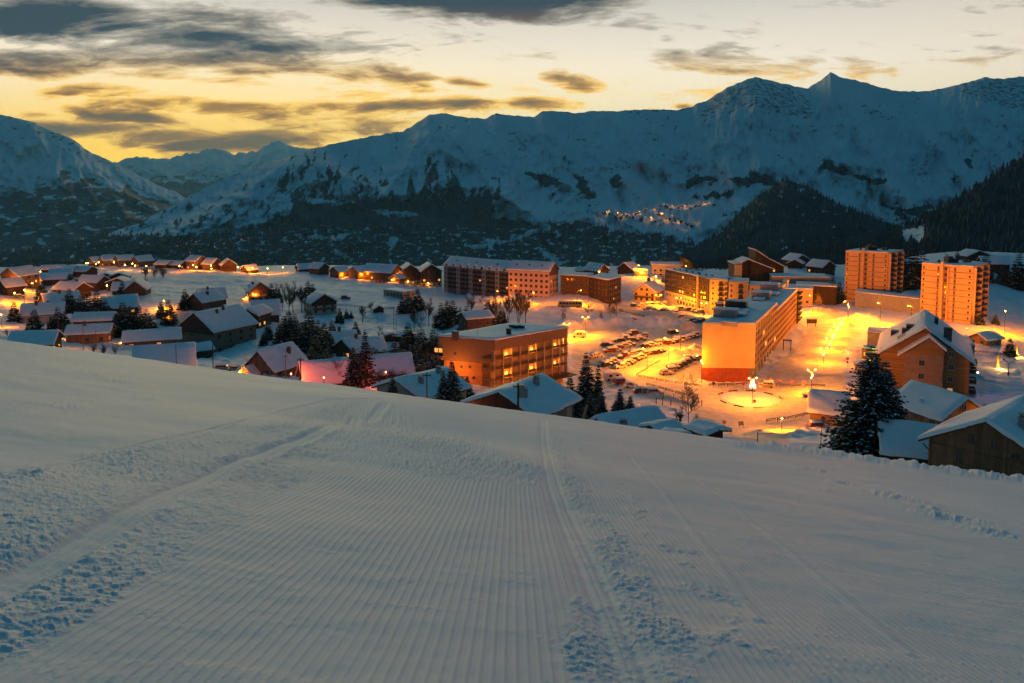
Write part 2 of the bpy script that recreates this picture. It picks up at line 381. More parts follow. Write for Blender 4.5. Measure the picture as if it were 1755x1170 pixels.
# ---------------------------------------------------------------- houses: where they stand (used by the terrain as well)
# label, px, py of the gable foot (or of the middle, c=1), distance, turn, width, length, wall height, roof rise, options
HS = [
 ('big gabled apartment chalet left of centre with three dark chimneys on its snowy roof', 337,604,300,-28,19,21,8.8,6.3, dict(m='RENDERC', g='brown_wood', cat='apartment house', n='apartment_chalet', nf=4, nc=4, ns=4, fl=2.6, ch=[(-2,8),(1.5,12),(2.5,8)], lit=.06, near=1)),
 ('low chalet roof just behind the snow crest at the far left', 62,602,230,-75,10,11,3,2.6, dict(c=1, m='WOODD', ch=[(-2,3)])),
 ('lamp-lit wooden chalet with a broad snowy roof, wall lamp on its left gable', 156,585,275,-76,9,13,3.6,2.0, dict(c=1, m='WOODL', lit=.3, ch=[(1,5)], near=1, dy=1)),
 ('plain snow-roofed chalet directly behind the lamp-lit wooden chalet', 164,562,300,-78,8,13,3.6,2.0, dict(c=1, m='WOODD')),
 ('long low house with glowing orange gable at its left end', 262,594,272,-68,8.5,17,3.2,2.4, dict(c=1, m='WOODL', lit=.5)),
 ('broad teal snow roof sloping to the crest with a narrow brown gable at left', 283,640,205,-66,14,13.5,2.6,4.6, dict(c=1, m='WOODD')),
 ('low annex with mauve snow roof below the big gabled apartment chalet', 337,612,283,-50,7,9,3.0,1.6, dict(c=1, m='WOOD')),
 ('white-walled chalet with long snow roof behind the wide dark spruce at left', 76,553,340,-66,11,15,4.6,3.6, dict(c=1, m='RENDER', ch=[(1,5),(-2,9)])),
 ('large gabled chalet uphill of the white-walled one, brown gable to the left', 104,530,390,-48,14,15,4,4.2, dict(c=1, m='WOODD', ch=[(1,7)])),
 ('big roofed chalet with dark right wall below the cluster of dark roofs', 124,508,430,70,11,15,4.5,3.2, dict(c=1, m='WOODD', ch=[(1,5)])),
 ('dark steep-roofed house among the tall spruces at left', 206,536,370,-58,12,14,3.5,4.4, dict(c=1, m='WOODD')),
 ('chalet with small brown gable facing the slope above the bare hillside trees', 232,508,410,12,10,12,3.6,4.2, dict(m='WOOD')),
 ('snow-roofed house half hidden left of the small brown gable', 212,506,425,-75,10,9,3.5,3.4, dict(c=1, m='WOODD')),
 ('tall brown chalet wall above the large dark-walled roof at left', 161,497,455,74,10,14,5.2,3.0, dict(c=1, m='WOOD')),
 ('lowest dark roof of the tight chalet cluster at left', 96,488,480,-70,11,12,4,2.6, dict(c=1, m='WOODD')),
 ('second dark roof up in the tight chalet cluster', 106,479,500,-68,11,12,4,2.6, dict(c=1, m='WOODD')),
 ('third dark roof up in the tight chalet cluster', 119,473,520,75,11,12,4,2.4, dict(c=1, m='WOODD')),
 ('right-hand dark roof at the top of the tight chalet cluster', 143,475,520,80,11,12,4.5,2.4, dict(c=1, m='WOODD')),
 ('topmost snow roof of the tight chalet cluster beside the orange terrace', 92,470,545,-80,11,14,4,2.0, dict(c=1, m='WOODD')),
 ('left chalet of the three curved snow roofs on the slope', 182,487,475,20,11,10,4,2.2, dict(m='WOODD')),
 ('upper right chalet of the three curved snow roofs', 204,484,475,14,10,9,3.5,2.0, dict(m='WOODD')),
 ('lower right chalet of the three curved snow roofs', 201,496,450,10,11,9,4,2.2, dict(m='WOODD')),
 ('orange-lit chalet with wide gable at the left edge of the photo', 17,489,440,-20,13,13,5.5,4.0, dict(m='WOODL', lit=.25, near=1)),
 ('small dark house below the orange-lit chalet at the left edge', 3,504,400,-30,9,9,4,3.2, dict(m='WOODD')),
 ('low lit building under the starry orange lamps on the upper left', 82,485,500,82,9,13,4.5,1.4, dict(c=1, m='RENDERB', lit=.3)),
 ('leftmost house of the lamp-lit row on the far left ridge', 156,457,620,-40,9,11,4.2,3.0, dict(m='WOOD')),
 ('second house from the left in the lamp-lit row on the far left ridge', 174,456,615,-42,9,11,4.5,3.0, dict(m='WOODL')),
 ('third house from the left in the lamp-lit row on the far left ridge', 200,456,615,-42,9,12,4.8,3.2, dict(m='WOODL')),
 ('rightmost house of the lamp-lit row with two bright wall lamps', 232,458,610,-35,10,12,5.0,3.4, dict(m='WOODL')),
 ('tilted snow roof standing above the lamp-lit row on the far left', 190,449,660,78,8,12,4.5,1.2, dict(c=1, m='WOODD')),
 ('low dark bungalow right of the dark hilltop bushes', 283,459,570,70,9,10,3,2.2, dict(c=1, m='WOODD')),
 ('low snow-roofed bungalow with one lit window on the hill', 306,460,570,72,9,10,3,2.2, dict(c=1, m='WOODD', lit=.3)),
 ('tall pink-lit house with mauve roof on the hill', 337,461,565,62,10,10,6.2,3.2, dict(c=1, m='WOODL', lit=.1)),
 ('grey-roofed house with glowing left wall next to the pink-lit house', 364,463,562,58,9,10,4.8,3.6, dict(c=1, m='WOOD', lit=.15)),
 ('unlit brown gabled house at the right end of the hill row', 393,466,555,28,9.5,9,5,3.6, dict(m='WOOD')),
 ('small barn beside the bright orange star of light on the hill', 419,468,550,-35,7,9,2.4,2.8, dict(m='WOODD')),
 ('large chalet with white lower walls and gable turned right, dormers on its roof', 447,517,420,24,11.5,18,5.6,4.6, dict(m='RENDERB', g='brown_wood', lit=.12, ch=[(-3,6),(-3,11)], near=1)),
 ('brown gabled chalet behind the big apartment chalet, road lights at its left', 334,531,375,-26,10,13,4,3.6, dict(m='WOOD', ch=[(2,6)])),
 ('chalet with broad pale roof uphill of the brown gabled chalet', 363,519,402,-60,11,12,3.6,3.6, dict(c=1, m='WOODD', ch=[(1,4)])),
 ('narrow dark brown gable close behind the big apartment chalet', 427,562,335,-14,8,11,5.6,2.2, dict(m='WOODD', th=.8)),
 ('house with steep teal roof right of the narrow brown gable', 456,548,355,-72,12,11,3.5,5.2, dict(c=1, m='WOODD')),
 ('rosy-lit steep chalet with small glowing porch gable behind the crest', 446,647,200,-26,9.4,11.5,2.4,4.2, dict(m='WOODL', ch=[(2.4,8)], near=1, nf=1, nc=2, lit=0)),
 ('red-lit snow roof between the wooden pole and the larch', 556,664,186,-66,9.5,10,2.5,3.8, dict(c=1, m='WOODL', lit=0)),
 ('red-lit roof behind the red bare bushes right of the twin spruces', 668,648,205,-72,9,10,2.5,3.4, dict(c=1, m='WOODL', lit=0)),
 ('beige chalet with two stubby chimneys and teal roof behind the crest', 684,699,150,-42,13.2,11.5,2.9,2.5, dict(m='RENDERB', ch=[(3.4,2.6),(1.8,8.6)], near=1, nf=1, nc=4, ns=2, lit=.0, th=.5)),
 ('brown-gabled house with paired roofs in the middle of the valley', 589,614,280,-38,8.4,10,4,2.6, dict(m='WOOD', ch=[(1,5)])),
 ('right-hand broad roof of the paired brown houses', 628,613,285,-66,10,11,3.5,3.6, dict(c=1, m='WOOD')),
 ('grey-roofed cottage just behind the paired brown houses', 586,594,310,-62,8,10,3.2,2.6, dict(c=1, m='WOODD', ch=[(0,4)])),
 ('white chalet with dark timber gable on the open snow field', 556,538,395,34,13,11,5.8,4.0, dict(m='RENDER', g='dark_wood', nf=2, nc=3, near=1, lit=0)),
 ('tiny dark hut on the snow field near the football goal', 650,536,395,20,4.6,5,2,1.4, dict(m='WOODD', nowin=1)),
 ('half-buried snow roof at the left of the ridge row', 510,466,545,-60,9,9,2.4,2.8, dict(m='WOODD')),
 ('grey-roofed house second in the ridge row', 547,470,532,58,9,9,4.6,3.0, dict(c=1, m='WOOD')),
 ('brown cabin third in the ridge row with glowing right side', 573,476,520,-38,9,9,4.2,2.8, dict(m='WOODL')),
 ('brown cabin fourth in the ridge row next to the apartments', 606,476,515,-36,9,9,4.2,2.8, dict(m='WOODL')),
 ('long brown apartment chalet at the left end of the residence row', 655,485,520,66,14,22,8,4.2, dict(c=1, m='WOOD', b='RENDERB', cat='apartment house', n='apartment_chalet', nf=3, nc=4, ns=7, lit=.04)),
 ('first dark gabled apartment house right of the long brown chalet', 704,488,520,16,12,14,9,4, dict(m='WOODD', b='RENDERB', cat='apartment house', n='apartment_chalet', nf=3, nc=4, lit=.12)),
 ('second dark gabled apartment house touching the grey balcony block', 740,491,515,16,13,15,10,4.2, dict(m='WOODD', b='RENDERB', cat='apartment house', n='apartment_chalet', nf=4, nc=4, lit=.12)),
 ('small lit entrance lodge in front of the dark gabled apartment houses', 676,484,505,-20,7,7,2.6,2.0, dict(m='WOODL', lit=.5)),
 ('chalet with snow gable right of the pink block, lamp on its corner', 1034,473,490,38,9,12,3.6,3.6, dict(m='WOODD')),
 ('low flat-looking chalet between pink block and snow gable chalet', 1006,472,505,78,9,13,3.4,1.4, dict(c=1, m='WOOD', lit=.2)),
 ('dark gabled chalet left of the lit kiosk at the top of the village', 1070,470,520,-38,10,10,3.8,3.6, dict(m='WOODD')),
 ('small glowing kiosk beside the bright starry lamp', 1098,471,500,85,5,8,2.6,.8, dict(c=1, m='CREAM', lit=.4)),
 ('beige block with rows of small windows near the snow mist', 1141,473,515,84,10,18,7.5,1.4, dict(c=1, m='RENDER', cat='apartment house', n='apartment_house', ns=5, nf=2, lit=0, ch=[(1,6),(1,12)])),
 ('orange-lit two-storey house with cream gable by the upper car park', 1104,517,440,-28,12.5,16,5.6,4.2, dict(m='CREAM', nf=3, nc=4, lit=0, near=1)),
 ('small dark hut behind the pink snow bank of the car park', 1083,555,375,8,5.8,5.5,2,1.2, dict(m='WOODD', nowin=1, th=.7)),
 ('shadowy brown house half hidden behind the flat-roofed hotel', 815,568,330,-66,10,11,6.4,1.8, dict(c=1, m='WOOD', lit=.08)),
 ('left of two dark sheds below the snow field', 673,586,310,20,5,5,2.8,.5, dict(m='WOODD', nowin=1)),
 ('right of two dark sheds below the snow field', 690,586,312,70,5,7,2.8,.8, dict(c=1, m='WOODD', nowin=1)),
 ('brown gabled chalet behind the low long hall on the right', 1420,469,510,30,12,12,4.5,3.6, dict(m='WOODD')),
 ('far chalet with twin snow roofs behind the low long hall', 1374,456,545,18,13,12,4,3.6, dict(m='WOODD')),
 ('low roof peeking out in front of the far twin-roofed chalet', 1362,459,530,-30,9,8,3,2.4, dict(m='WOODD')),
 ('wide low-gabled chalet on the hill above the right tower', 1677,448,520,8,16,11,3.6,3.2, dict(m='WOODD', nowin=1)),
 ('snow-roofed hillside barn right of the wide low-gabled chalet', 1702,464,500,76,11,15,5,3.8, dict(c=1, m='WOODD', nowin=1)),
 ('rosy roof tucked between the two white towers', 1560,458,520,70,8,8,3,2.2, dict(c=1, m='WOOD', nowin=1)),
 ('low house at the foot of the hill behind the left tower', 1400,462,560,60,9,10,3.4,2.6, dict(c=1, m='WOODD', nowin=1)),
 ('large weathered plank chalet at the right edge with one pale chimney', 1690,806,80,-48,11,12,2.1,3.0, dict(m='WOODW', near=1, th=.42, ch=[(2.4,2.6)], nowin=1, ov=.9)),
 ('low shed with one broad teal snow slope beside the plank chalet', 1572,799,96,-110,7.6,7.6,2.7,2.2, dict(c=1, m='WOODD', near=1, th=.5, nowin=1)),
 ('lamp-lit wooden house with mauve roof and small dormer gable', 1650,735,150,19,11.0,12.0,2.5,3.4, dict(m='WOODL', near=1, th=.55, nf=2, nc=3, lit=0)),
 ('wooden chalet on stilts with round window under a thick mauve roof', 1420,729,200,64,8.6,8.2,4.6,3.6, dict(c=1, m='WOODO', near=1, th=.9, nowin=1)),
 ('dark red chalet just behind the crest with teal roof and two pale chimneys', 860,724,125,-34,13.2,11.5,2.2,2.7, dict(m='REDD', near=1, th=.5, ch=[(3.2,1.6),(1.8,7.4)], nowin=1, ov=1.0)),
 ('half-sunken house with plain snow slope and small chimney behind the crest', 1074,752,122,-58,9.5,10,1.5,2.5, dict(c=1, m='WOODD', near=1, th=.5, ch=[(3.2,1.6)], nowin=1)),
 ('small dark garden shed with snow cushion behind the crest', 1212,757,105,30,3.0,2.7,1.7,0.3, dict(c=1, m='WOODD', near=1, th=.42, nowin=1)),
 ('buried snow hump roof left of the small garden shed', 1168,760,108,70,3.5,3.8,0.7,0.45, dict(c=1, m='WOODD', near=1, th=.5, nowin=1)),
 ('little lean-to roof beside the bare tree', 1136,748,115,-60,3.6,3.2,1.2,0.6, dict(c=1, m='WOODD', near=1, th=.4, nowin=1)),
 ('small cabin with green-lit snow roof on the right piste', 1688,590,325,-64,7.5,9.5,2.8,2.0, dict(c=1, m='WOODL', lit=.0)),
]
SPECIALY = [(1252,653,266),(1285,686,242),(1455,517,440),(1582,556,369),(1581,672,251),(848,661,244),(920,512,445),(820,502,500),(1190,536,400)]

# ---------------------------------------------------------------- terrain function
def slope_z(x, y):
    y = np.asarray(y, float); x = np.asarray(x, float)
    z = -1.6 - .254 * y - .140 * x
    z = z - .0105 * np.clip(y - 44, 0, None) ** 2
    z = z + .30 * np.exp(-((y - 15.5) / 3.0) ** 2) * np.exp(-((x + 2.2) / 3.6) ** 2)      # the roll in the left lane
    z = z - .22 * np.exp(-((y - 21) / 4.0) ** 2) * np.exp(-((x + 2.5) / 5.0) ** 2)
    z = z + .35 * np.exp(-((y - 30) / 6.0) ** 2) * np.exp(-((x + 5.0) / 5.0) ** 2)
    return z
ctl = []
for h in HS:
    ctl.append(ray(h[1], h[2], h[3]))
for q in SPECIALY: ctl.append(ray(*q))
for px in (-300, -100, 200, 450, 700, 900, 1100, 1300, 1500, 1750, 2000):
    u = (px - CX) / F
    for Y, z in ((48, None), (66, None)):
        zz = float(slope_z(u * Y, Y)) - (2.0 if Y == 48 else 1.2); ctl.append((u * Y, Y, zz))
for px in (700, 900, 1060, 1150, 1300, 1420):
    for Y in (300, 345, 400, 470, 540): ctl.append((((px - CX) / F) * Y, Y, -66.0))
for px, py, Y in ((1500,600,310),(1720,575,345),(1755,640,285),(1900,620,300),(1740,480,500),(1850,470,520),(1340,742,190),(1250,742,190),(1440,735,190),(1150,690,230),(1000,690,235),(700,560,370),(600,500,455),
   (640,545,385),(480,500,450),(300,478,510),(380,472,528),(450,481,510),(-200,560,290),(-200,500,420),(-150,600,215),(40,520,385),(280,545,360),(520,610,270),(470,590,300),(1560,640,270),(1400,690,232)):
    ctl.append(ray(px, py, Y))
for px in (-200, 100, 350, 600, 850, 1100, 1350, 1600, 1900):
    u = (px - CX) / F
    ctl.append((u * 670, 670, -71 if px < 1500 else -62)); ctl.append((u * 850, 850, -104)); ctl.append((u * 1200, 1200, -215))
ctl = np.array(ctl)
# far metres count for less: work in (azimuth, log distance)
def warp(x, y): return np.stack([np.asarray(x) / np.maximum(y, 20) * 2.2, np.log(np.maximum(y, 20)) * 1.0], -1)
Q = warp(ctl[:, 0], ctl[:, 1]); nQ = len(Q)
def U2(d2): return np.where(d2 > 0, .5 * d2 * np.log(d2 + 1e-20), 0)
K = U2(((Q[:, None] - Q[None]) ** 2).sum(-1)) + np.eye(nQ) * 2e-4
A_ = np.zeros((nQ + 3, nQ + 3)); A_[:nQ, :nQ] = K; A_[:nQ, nQ] = 1; A_[:nQ, nQ + 1:] = Q; A_[nQ, :nQ] = 1; A_[nQ + 1:, :nQ] = Q.T
SOL = np.linalg.solve(A_, np.concatenate([ctl[:, 2] / np.maximum(ctl[:, 1], 40), np.zeros(3)]))   # fit the elevation angle
def tps(x, y):
    x = np.asarray(x, float); y = np.asarray(y, float); sh = x.shape
    P = warp(x.ravel(), y.ravel()); out = np.empty(len(P))
    for i in range(0, len(P), 20000):
        p = P[i:i + 20000]
        out[i:i + 20000] = U2(((p[:, None] - Q[None]) ** 2).sum(-1)) @ SOL[:nQ] + SOL[nQ] + p @ SOL[nQ + 1:]
    return (out * np.maximum(y.ravel(), 40)).reshape(sh)
def pxl(pts, Y=None):
    "photo polyline -> plan polyline on the valley floor"
    return [gp(px, py)[:2] for px, py in pts]
def gp(px, py, lo=62.0, hi=800.0):
    "where the ray through a photo pixel meets the valley floor"
    Ys = np.linspace(lo, hi, 370); k = ray(px, py, 1.0)
    d = k[2] * Ys - tps(k[0] * Ys, Ys)
    ix = np.where((d[:-1] > 0) & (d[1:] <= 0))[0]
    if len(ix) == 0: Y = 66 / max(.02, -k[2])
    else:
        i = ix[0]; Y = Ys[i] + (Ys[i + 1] - Ys[i]) * d[i] / (d[i] - d[i + 1])
    p = ray(px, py, float(Y)); return (p[0], p[1], float(tps(np.array([p[0]]), np.array([p[1]]))[0]))
def gz(x, y): return float(tps(np.array([x]), np.array([y]))[0])

# ---------------------------------------------------------------- snow material of the slope
def snow_mat(name, corduroy=False, road=False):
    m = bpy.data.materials.new(name); m.use_nodes = True; T = NT(m.node_tree); b = T.n['Principled BSDF']
    co = T.node('ShaderNodeTexCoord').outputs['Object']
    n = T.noise(co, .12, 4, .6)
    c = T.mix(T.sstep(n, .3, .7), (.73, .77, .82), (.84, .86, .88))
    hgt = None
    if corduroy:
        gr = T.attr('groom'); la = T.attr('lane'); ac = T.attr('along'); ro = T.attr('rough')
        wv = T.noise(T.xyz(T.mul(la, 1.2), T.mul(ac, .35), 0), 1.0, 3)
        zz = T.m('PINGPONG', T.mul(la, 1.0), .045)                       # chevrons left by the tiller
        bars = T.noise(T.xyz(T.mul(la, .55), T.mul(T.add(ac, T.mul(zz, 1.4)), 3.1), 1.7), 1.0, 3, .7)
        ph = T.mul(T.add(la, T.mul(T.sub(wv, .5), .035)), 2 * math.pi / .066)
        s = T.m('SINE', ph)
        s = T.m('POWER', T.add(T.mul(s, .5), .5), 2.2)
        amp = T.mul(gr, T.sstep(wv, .25, .55, .45, 1.0))
        h1 = T.mul(T.mul(s, amp), .0068)
        h2 = T.mul(T.mul(T.sstep(bars, .50, .64), gr), .005)
        f1 = T.noise(co, 55, 5, .7); f2 = T.noise(co, 8.5, 4, .6)
        h3 = T.add(T.mul(f1, .0055), T.mul(T.mul(f2, .045), T.add(T.mul(ro, 1.0), .08)))
        hgt = T.add(T.add(h1, h2), h3)
        c = T.mix(T.mul(ro, .14), c, (.66, .72, .80))
        dist = 1.0; stn = .9
    else:
        hgt = T.add(T.mul(T.noise(co, .9, 5, .62), .35), T.mul(T.noise(co, .22, 3), .5)); dist = 1.0; stn = .55
        if road:
            rd = T.attr('road')
            tr = T.noise(co, .35, 5, .65)
            c = T.mix(T.mul(rd, T.sstep(tr, .3, .7, .35, .9)), c, T.mix(T.sstep(T.noise(co, 1.3, 5, .7, 1.5), .42, .66), (.58, .50, .35), (.36, .29, .19)))
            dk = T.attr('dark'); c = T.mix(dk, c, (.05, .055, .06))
    T.put(b.inputs['Base Color'], c); b.inputs['Roughness'].default_value = .7; b.inputs['Specular IOR Level'].default_value = .2
    bn = T.node('ShaderNodeBump'); bn.inputs['Strength'].default_value = stn; bn.inputs['Distance'].default_value = dist
    T.put(bn.inputs['Height'], hgt); T.put(b.inputs['Normal'], bn.outputs[0])
    return m

# ---------------------------------------------------------------- the groomed slope in the foreground
cu = np.concatenate([np.linspace(-1.25, -.70, 60)[:-1], np.linspace(-.70, .70, 1250), np.linspace(.70, 1.25, 60)[1:]])
ry = 1.6 * F / np.linspace(1.6 * F / 1.7, 1.6 * F / 47, 760)
ry = np.concatenate([ry, np.linspace(47.3, 64, 60), np.linspace(65, 84, 14)])
Ug, Yg = np.meshgrid(cu, ry); Xg = Ug * Yg
def slope_at(px, py):
    Y = 20.0; k = ray(px, py, 1.0)
    for _ in range(60): Y = max(1.5, min(52, Y + .8 * (k[2] * Y - float(slope_z(k[0] * Y, Y))) / (.02 + abs(k[2] + .254))))
    return k[0] * Y, Y
def srow(pts): return [slope_at(*p) for p in pts]
Z0 = slope_z(Xg, Yg)
PXg, PYg = project(Xg, Yg, Z0)
jit = fbm(Xg * .7, Yg * .7, 4, 5) * 16 * np.clip(14 / Yg, .35, 1.6)
# ski track swinging up from lower left
trk = srow([(-150,1075),(0,1000),(150,925),(300,842),(400,795),(480,765),(560,735),(610,715),(635,702),(660,692)])
dt = polydist(Xg, Yg, trk)
# churned bands
polyL = [(-400,905),(0,830),(150,790),(330,755),(560,690),(640,684),(690,700),(760,735),(880,770),(925,800),(920,830),(800,822),(640,800),(560,800),(480,850),(330,955),(180,1040),(0,1135),(-200,1230),(-500,1300)]
polyR = [(930,722),(948,722),(985,800),(1040,880),(1090,940),(1150,1030),(1215,1180),(1300,1400),(980,1400),(985,1180),(965,1050),(985,980),(960,900),(940,840),(928,780)]
sL = inpoly(PXg, PYg, polyL) + jit; sR = inpoly(PXg, PYg, polyR) + jit * .8
rough = np.maximum(sst(sL, -12, 16) * (.55 + .45 * sst(fbm(Xg * .5, Yg * .35, 3, 9), -.35, .25)), sst(sR, -10, 12) * (.35 + .65 * sst(fbm(Xg * .9, Yg * .8, 3, 11), -.25, .2)))
# extra crumbs beside the right band and on far-left piste
crm = np.exp(-(polydist(Xg, Yg, srow([(950,725),(1030,800),(1100,870),(1180,960),(1300,1170)])) / .28) ** 2) * sst(fbm(Xg * 2.2, Yg * 1.6, 3, 21), .15, .5)
rough = np.maximum(rough, crm * .9)
for (a, b) in (((0,838),(520,735)), ((0,660),(300,668)), ((40,700),(330,690))):
    rough = np.maximum(rough, .55 * np.exp(-(polydist(Xg, Yg, srow([a, b])) / .7) ** 2) * sst(fbm(Xg * 1.2, Yg * 1.0, 3, 25), -.1, .35))
tr_in = np.exp(-(dt / .15) ** 4); tr_rim = np.exp(-((dt - .24) / .08) ** 2)
rough = rough * (1 - .85 * tr_in)
tr2 = polydist(Xg, Yg, srow([(930,718),(932,750),(940,800),(955,850),(985,920),(1020,1000),(1060,1090),(1100,1180)]))
t2 = np.exp(-(tr2 / .17) ** 4); rough = rough * (1 - .6 * t2)
# lanes of the groomer
side = np.clip((inpoly(PXg, PYg, [(936,690),(960,860),(1040,1000),(1150,1420),(3500,1420),(3500,640),(936,640)])) / 6, -1, 1)
aR = math.atan2(*ray(905, 700, 10.)[:2]); aL = math.atan2(*ray(880, 700, 10.)[:2])
laR = Xg * math.cos(aR) - Yg * math.sin(aR); laL = Xg * math.cos(aL) - Yg * math.sin(aL) + .0035 * np.clip(Yg - 13, 0, None) ** 2
p1, p2 = srow([(0,820),(640,690)])
aF = math.atan2(p2[0] - p1[0], p2[1] - p1[1]); laF = Xg * math.cos(aF) - Yg * math.sin(aF)
far = sst(inpoly(PXg, PYg, [(-900,1000),(0,815),(300,752),(560,686),(690,684),(700,560),(-900,480)]), -6, 10)
lane = np.where(side > 0, laR, np.where(far > .5, laF, laL)); along = np.where(far > .5, Xg, Yg)
groom = np.clip(1 - rough * 1.25, 0, 1) * (1 - tr_in) * (1 - .8 * t2) * np.where(far > .5, .35, np.where(side > 0, .95, 1.0))
groom *= sst(Yg, 60, 40)
# relief
fine = ridged(Xg * 8.5, Yg * 8, 3, 40); lump = fbm(Xg * 19, Yg * 16, 3, 44); clod = sst(fbm(Xg * 14, Yg * 11, 3, 47), .08, .40)
dzr = rough * (.005 * fine + .006 * lump + .011 * clod - .007) * np.clip(.8 + Yg / 16, .8, 2.2)
dzr += -.028 * tr_in + .018 * tr_rim * (1 + .8 * fbm(Xg * 3, Yg * 3, 2, 50)) + tr_in * .010 * np.sin(dt * 50)
dzr += -.030 * t2 + t2 * .008 * np.sin(tr2 * 60)
dzr += .05 * fbm(Xg * .25, Yg * .25, 3, 60) + .008 * fbm(Xg * 2, Yg * 2, 3, 61)
for pts in ([(1110,758),(1250,860),(1380,970),(1560,1120)], [(1185,768),(1400,870),(1755,1010)], [(1400,775),(1600,850),(1755,900)], [(1060,750),(1180,900),(1300,1060)], [(0,808),(250,770),(560,690)], [(0,645),(350,640)]):
    dl = polydist(Xg, Yg, srow(pts)); dzr += .010 * np.exp(-(dl / .05) ** 2) - .006 * np.exp(-((dl - .09) / .05) ** 2)
# clumps thrown on the right piste
rng = np.random.default_rng(3)
for (px, py, wd) in ((1278,765,1.2),(1302,771,.8),(1330,782,.7),(1345,790,.7),(1388,805,1.1),(1404,807,.6),(1435,825,1.0),(1417,839,.35),(1505,842,.8),(1535,853,1.6),(1590,872,.7),(1630,888,1.4),(1600,884,.6),(1705,913,1.2),(50,818,.45),(56,815,.3),(1350,812,.25),(1362,813,.25),(1700,921,.2),(1290,775,.3),(1456,825,.35)):
    X0, Y0 = slope_at(px, py)
    rr = ((Xg - X0) / (wd * .5)) ** 2 + ((Yg - Y0) / (.30 + wd * .22)) ** 2
    dzr += np.exp(-rr) * (.02 + .055 * min(1, wd)) * (.55 + .9 * np.clip(fbm(Xg * 5, Yg * 5, 3, 71), -.4, 1))
# lumpy bank left by the plough along the right edge
bk = srow([(1195,752),(1300,766),(1400,776),(1500,790),(1600,805),(1755,825),(1900,850)])
db = polydist(Xg, Yg, bk); rgt = sst(PXg, 1180, 1330)
dzr += rgt * np.exp(-(db / 2.3) ** 2) * (.18 + .22 * np.clip(fbm(Xg * .55, Yg * .8, 4, 80) + .3, 0, 2) + .10 * fbm(Xg * 1.6, Yg * 1.6, 4, 81) + .05 * sst(fbm(Xg * 3.5, Yg * 3.5, 3, 82), .05, .4))
Zg = Z0 + dzr * sst(Yg, 62, 50)
nr, nc = Xg.shape
xb = np.linspace(-120, 120, 40); yb = np.concatenate([np.linspace(-70, 1.7, 24)[:-1], [1.7], np.linspace(4, 84, 30)]); Xb, Yb = np.meshgrid(xb, yb)
Zb = -1.6 - .254 * Yb - .140 * Xb - .0105 * np.clip(Yb - 44, 0, None) ** 2 - .40 * np.clip((Yb - 1.7) / 3, 0, 1)
V = np.concatenate([np.stack([Xg, Yg, Zg], -1).reshape(-1, 3), np.stack([Xb, Yb, Zb - .02], -1).reshape(-1, 3)])
Fq = np.concatenate([gridfaces(nr, nc), gridfaces(len(yb), 40, nr * nc)])
z_ = np.zeros(Xb.size)
me = npmesh('snow_slope', V, Fq, snow_mat('groomed_snow', corduroy=True), {'lane': np.concatenate([lane.ravel(), Xb.ravel()]), 'along': np.concatenate([along.ravel(), Yb.ravel()]),
   'groom': np.concatenate([groom.ravel(), z_ + .6]), 'rough': np.concatenate([rough.ravel(), z_])})
tag(link('snow_slope', me), kind='structure')
del Ug, PXg, PYg, jit, dt, sL, sR, fine, lump, clod, db, dl

# ---------------------------------------------------------------- valley floor of the village
cu = np.concatenate([np.linspace(-1.15, -.68, 50)[:-1], np.linspace(-.68, .68, 700), np.linspace(.68, 1.15, 50)[1:]])
ry = 66 * F / np.linspace(66 * F / 150, 66 * F / 640, 420)
ry = np.concatenate([np.linspace(46, 149, 90), ry, np.linspace(645, 1500, 50)])
Ug, Yg = np.meshgrid(cu, ry); Xg = Ug * Yg
Zg = tps(Xg, Yg)
PXg, PYg = project(Xg, Yg, Zg)
ROADS = [[(1190,660),(1208,655),(1300,655),(1345,612),(1385,560),(1392,528),(1425,525),(1462,548),(1475,570),(1440,615),(1452,660),(1430,700),(1330,770),(1240,745),(1170,700),(1100,680),(990,655),(990,640),(1070,640)],
 [(980,560),(1210,560),(1210,650),(1070,660),(980,640)], [(840,518),(1150,520),(1215,545),(1215,562),(1060,540),(900,530)], [(20,490),(60,485),(80,510),(45,530),(10,515)], [(275,545),(300,520),(320,530),(330,560),(290,570),(270,560)],
 [(150,600),(110,590),(170,612),(200,610)], [(1640,572),(1900,560),(1900,590),(1640,588)]]
road = np.zeros_like(Xg)
for p in ROADS: road = np.maximum(road, sst(inpoly(PXg, PYg, p) + 5 * fbm(Xg * .08, Yg * .08, 3, 2), -3, 6))
Zg = Zg + (1 - .9 * road) * (.55 * fbm(Xg * .06, Yg * .06, 4, 90) + .34 * fbm(Xg * .30, Yg * .30, 3, 91)) * np.clip(Yg / 200, .2, 1) + road * .05 * fbm(Xg * .7, Yg * .7, 3, 92)
BANKS = [([(975,560),(1020,557),(1062,556),(1100,552),(1130,556),(1165,562),(1200,566)], 4.5, 3.2), ([(805,512),(850,514),(880,512),(905,518)], 4, 2.6), ([(905,522),(960,530),(1010,532)], 3, 1.2),
 ([(1448,560),(1470,548),(1490,545)], 5, 3.4), ([(1395,530),(1430,533)], 4, 1.6), ([(1152,612),(1180,604),(1203,598)], 3.2, 2.2), ([(1110,632),(1140,622)], 2.0, .9), ([(1215,660),(1250,660),(1300,664)], 1.4, 1.3),
 ([(1105,536),(1150,538),(1190,547)], 3, 1.8), ([(1070,520),(1120,524),(1160,530)], 3, 1.5), ([(1112,676),(1150,683),(1180,690)], 2, 1.0), ([(1300,744),(1340,752),(1380,740)], 2.5, 1.2), ([(1650,590),(1700,592),(1755,590)], 3, 1.0),
 ([(1345,640),(1400,641),(1450,645)], 1.5, .5), ([(370,612),(420,640),(460,648),(520,655)], 1.6, 1.2), ([(100,470),(140,463),(220,462)], 3, 1.5)]
